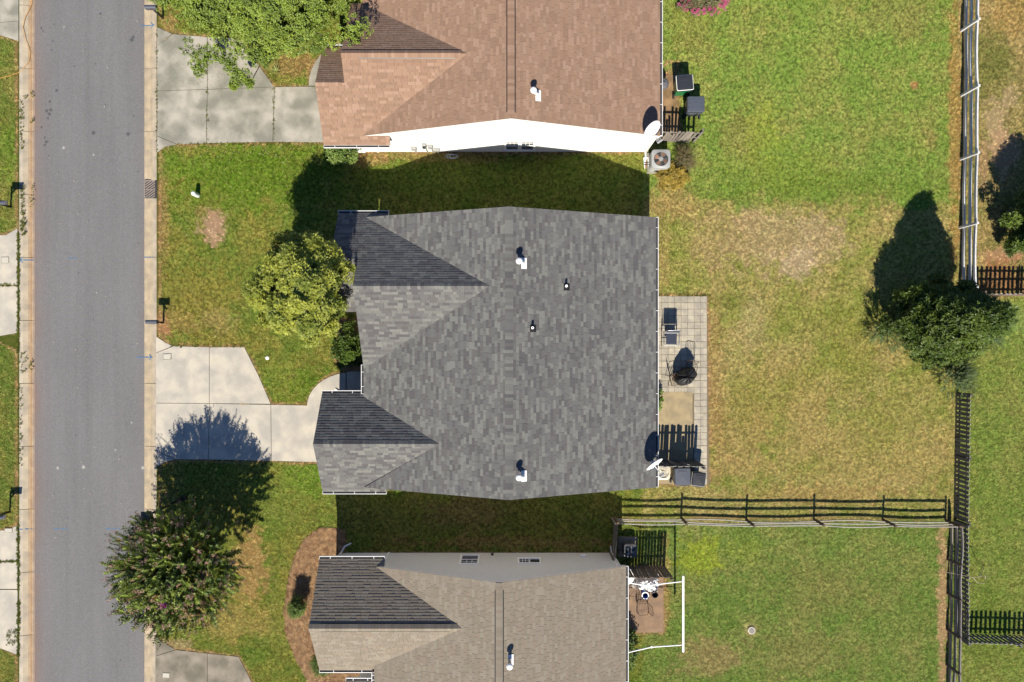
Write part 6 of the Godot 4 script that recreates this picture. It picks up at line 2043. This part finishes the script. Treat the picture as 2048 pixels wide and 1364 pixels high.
	mb.lathe(Vector3(0, 0.28, 0), [Vector2(0.15, 0), Vector2(0.165, 0), Vector2(0.165, 0.03), Vector2(0.14, 0.03), Vector2(0.14, 0)], 20)
	part("rim", mb.mesh(M.brown_metal), o)
	# the awning without its cloth
	o = thing("awning_frame", "white awning frame without cloth, jutting from the taupe-roofed house's back wall", "awning frame", G(1234, 1180))
	mb = MB.new()
	var f0 := U(1366.5, 1151, 1.95)
	var f1 := U(1366, 1304, 1.95)
	mb.box((f0 + f1) / 2 - o.position, Vector3(0.085, 0.11, (f1 - f0).length()), Basis.IDENTITY, 0.012)
	part("front_bar", mb.mesh(M.white), o)
	for q in [[[1247, 1164, 2.2], [1294, 1171, 2.1], [1364, 1163, 1.97]], [[1247, 1307, 2.2], [1303, 1294, 2.1], [1364, 1290, 1.97]]]:
		mb = MB.new()
		var pt := []
		for v in q: pt.append(U(v[0], v[1], v[2]) - o.position)
		mb.tube(pt, [0.024, 0.028, 0.024], 8)
		mb.lathe(pt[1] - Vector3(0, 0.035, 0), [Vector2(0, 0), Vector2(0.045, 0), Vector2(0.045, 0.07), Vector2(0, 0.07)], 10)
		part("folding_arm", mb.mesh(M.white), o)
	mb = MB.new()
	mb.box(Vector3(G(1229, 0).x + 0.05, 2.22, (f0.z + f1.z) / 2) - o.position, Vector3(0.1, 0.14, 3.9), Basis.IDENTITY, 0.02)
	part("wall_bar", mb.mesh(M.white), o)
	# small things on the ground
	o = thing("drain_cap", "round white-rimmed drain cap set in the taupe house's back lawn", "drain cap", G(1502.5, 1260))
	mb = MB.new()
	mb.lathe(Vector3.ZERO, [Vector2(0.175, 0), Vector2(0.175, 0.075), Vector2(0.145, 0.08), Vector2(0.14, 0.06)], 24)
	part("rim", mb.mesh(mat(Color(0.55, 0.51, 0.42), 0.7)), o)
	mb = MB.new()
	mb.lathe(Vector3.ZERO, [Vector2(0.142, 0.065), Vector2(0.05, 0.068), Vector2(0, 0.068)], 20)
	mb.box(Vector3(0, 0.07, 0), Vector3(0.03, 0.02, 0.2))
	part("lid", mb.mesh(mat(Color(0.20, 0.19, 0.17), 0.8)), o)
	o = thing("splash_block", "white downspout splash block on the grass by the grey air conditioner", "splash block", G(1292, 327), 0.1)
	mb = MB.new()
	for s in [-1.0, 1.0]: mb.box(Vector3(s * 0.1, 0.06, 0), Vector3(0.03, 0.10, 0.52), Basis.IDENTITY, 0.008)
	mb.box(Vector3(0, 0.06, -0.26), Vector3(0.23, 0.10, 0.03), Basis.IDENTITY, 0.008)
	part("curb", mb.mesh(M.white), o)
	mb = MB.new()
	mb.box(Vector3(0, 0.03, 0), Vector3(0.17, 0.03, 0.5))
	part("trough", mb.mesh(mat(Color(0.22, 0.13, 0.08), 0.9)), o)
	o = thing("hose_coil", "tangled grey garden hose by the shaded wall of the brown-roofed house", "hose", G(905, 313))
	mb = MB.new()
	var pts := []
	var rd := []
	for i in 70:
		var t := i * 0.42
		pts.append(Vector3(cos(t) * (0.2 + 0.05 * sin(t * 0.7)) + 0.004 * i - 0.14, 0.04 + 0.06 * absf(sin(t * 0.37)), sin(t) * (0.1 + 0.03 * cos(t * 0.9))))
		rd.append(0.013)
	mb.tube(pts, rd, 5)
	part("hose", mb.mesh(mat(Color(0.42, 0.43, 0.44), 0.5)), o)
	mb = MB.new()
	mb.tube([Vector3(0.22, 0.06, -0.05), Vector3(0.34, 0.3, -0.16), Vector3(0.36, 0.5, -0.2)], [0.013, 0.013, 0.013], 5)
	part("riser", mb.mesh(M.ac_grey), o)
	mb = MB.new()
	mb.lathe(Vector3.ZERO, [Vector2(0.09, 0), Vector2(0.085, 0.05), Vector2(0.04, 0.075), Vector2(0, 0.08)], 12)
	single("valve_cap", mb.mesh(M.white), "small white valve cap in the lawn between driveway and yellow-green tree", "valve cap", "", "", G(535, 716))
	# a fallen bare branch by the fences
	o = thing("bare_branch", "bare grey branch lying over the dark picket fence at the right", "branch", G(1925, 1136))
	for q in [[[-40, 4, .3], [-10, 2, 1.2], [14, 0, 1.1], [40, -22, .5]], [[-14, 1, 1.2], [0, 14, 1.1], [36, 26, .3]], [[14, 0, 1.1], [26, 12, .7], [46, 10, .3]], [[0, 2, 1.15], [20, -10, .8], [24, -26, .4]]]:
		mb = MB.new()
		pts = []
		rd = []
		for i in q.size():
			pts.append(Vector3(q[i][0] / S, q[i][2], q[i][1] / S))
			rd.append(0.014 * (1.0 - 0.2 * i))
		mb.tube(pts, rd, 5)
		part("twig", mb.mesh(mat(Color(0.34, 0.29, 0.23), 0.9)), o)

# ---------- grass
func build_grass() -> void:
	var r := RandomNumberGenerator.new()
	r.seed = 401
	var kinds := []
	for k in 3:
		var mb := MB.new()
		for i in 9:
			var a := r.randf() * TAU
			var e := r.randf_range(0.2, 1.0)
			var d := Vector3(cos(a) * cos(e), sin(e), sin(a) * cos(e))
			var ln := r.randf_range(0.05, 0.095)
			var s := d.cross(Vector3.UP).normalized() * r.randf_range(0.006, 0.010)
			var o := Vector3(r.randf_range(-0.03, 0.03), 0, r.randf_range(-0.03, 0.03))
			var g := r.randf_range(0.75, 1.2)
			mb.paint(Color(g, g, g))
			mb.tri(o - s, o + s, o + d * ln, Vector3.UP)
		kinds.append(mb.mesh(M.grass))
	var straw := A(178, 164, 104)
	var clump := FastNoiseLite.new()
	clump.seed = 402
	clump.frequency = 5.5
	clump.fractal_octaves = 2
	for zone in 3:
		var bufs := [PackedFloat32Array(), PackedFloat32Array(), PackedFloat32Array()]
		var x0: float = [-25.3, -17.6, 21.4][zone]
		var x1: float = [-23.4, 21.4, 25.3][zone]
		for i in int((x1 - x0) * 34.0 * 330.0):
			var x := x0 + r.randf() * (x1 - x0)
			var z := -17.0 + r.randf() * 34.0
			var c := cell_of(x, z)
			if c < 0 or bare[c] != 0:
				continue
			var q := lawn[c]
			var n := clump.get_noise_2d(x, z)
			if r.randf() > q.a + n * 0.5:
				continue
			var f := r.randf_range(0.62, 1.40) * (1.0 + 0.35 * n) * GRASS
			var w := r.randf_range(0.9, 1.14)
			var a := r.randf() * TAU
			var s := r.randf_range(0.6, 1.3) * (1.0 + 0.4 * n)
			var ca := cos(a) * s
			var sa := sin(a) * s
			put(bufs[i % 3], Basis(Vector3(ca, 0, -sa), Vector3(0, s * 0.8, 0), Vector3(sa, 0, ca)), Vector3(x, 0, z), Color(q.r * f * w, q.g * f, q.b * f * 1.1).lerp(straw * f, pow(r.randf(), 3.0) * 0.35))
		var o := Node3D.new()
		o.name = numbered("lawn_grass", self)
		add_child(o)
		meta(o, ["short grass across the street", "short grass of the front, side and back lawns", "short grass beyond the back fences"][zone], "grass", "", "stuff")
		for k in 3:
			multi("blades", kinds[k], bufs[k], o, "stuff")
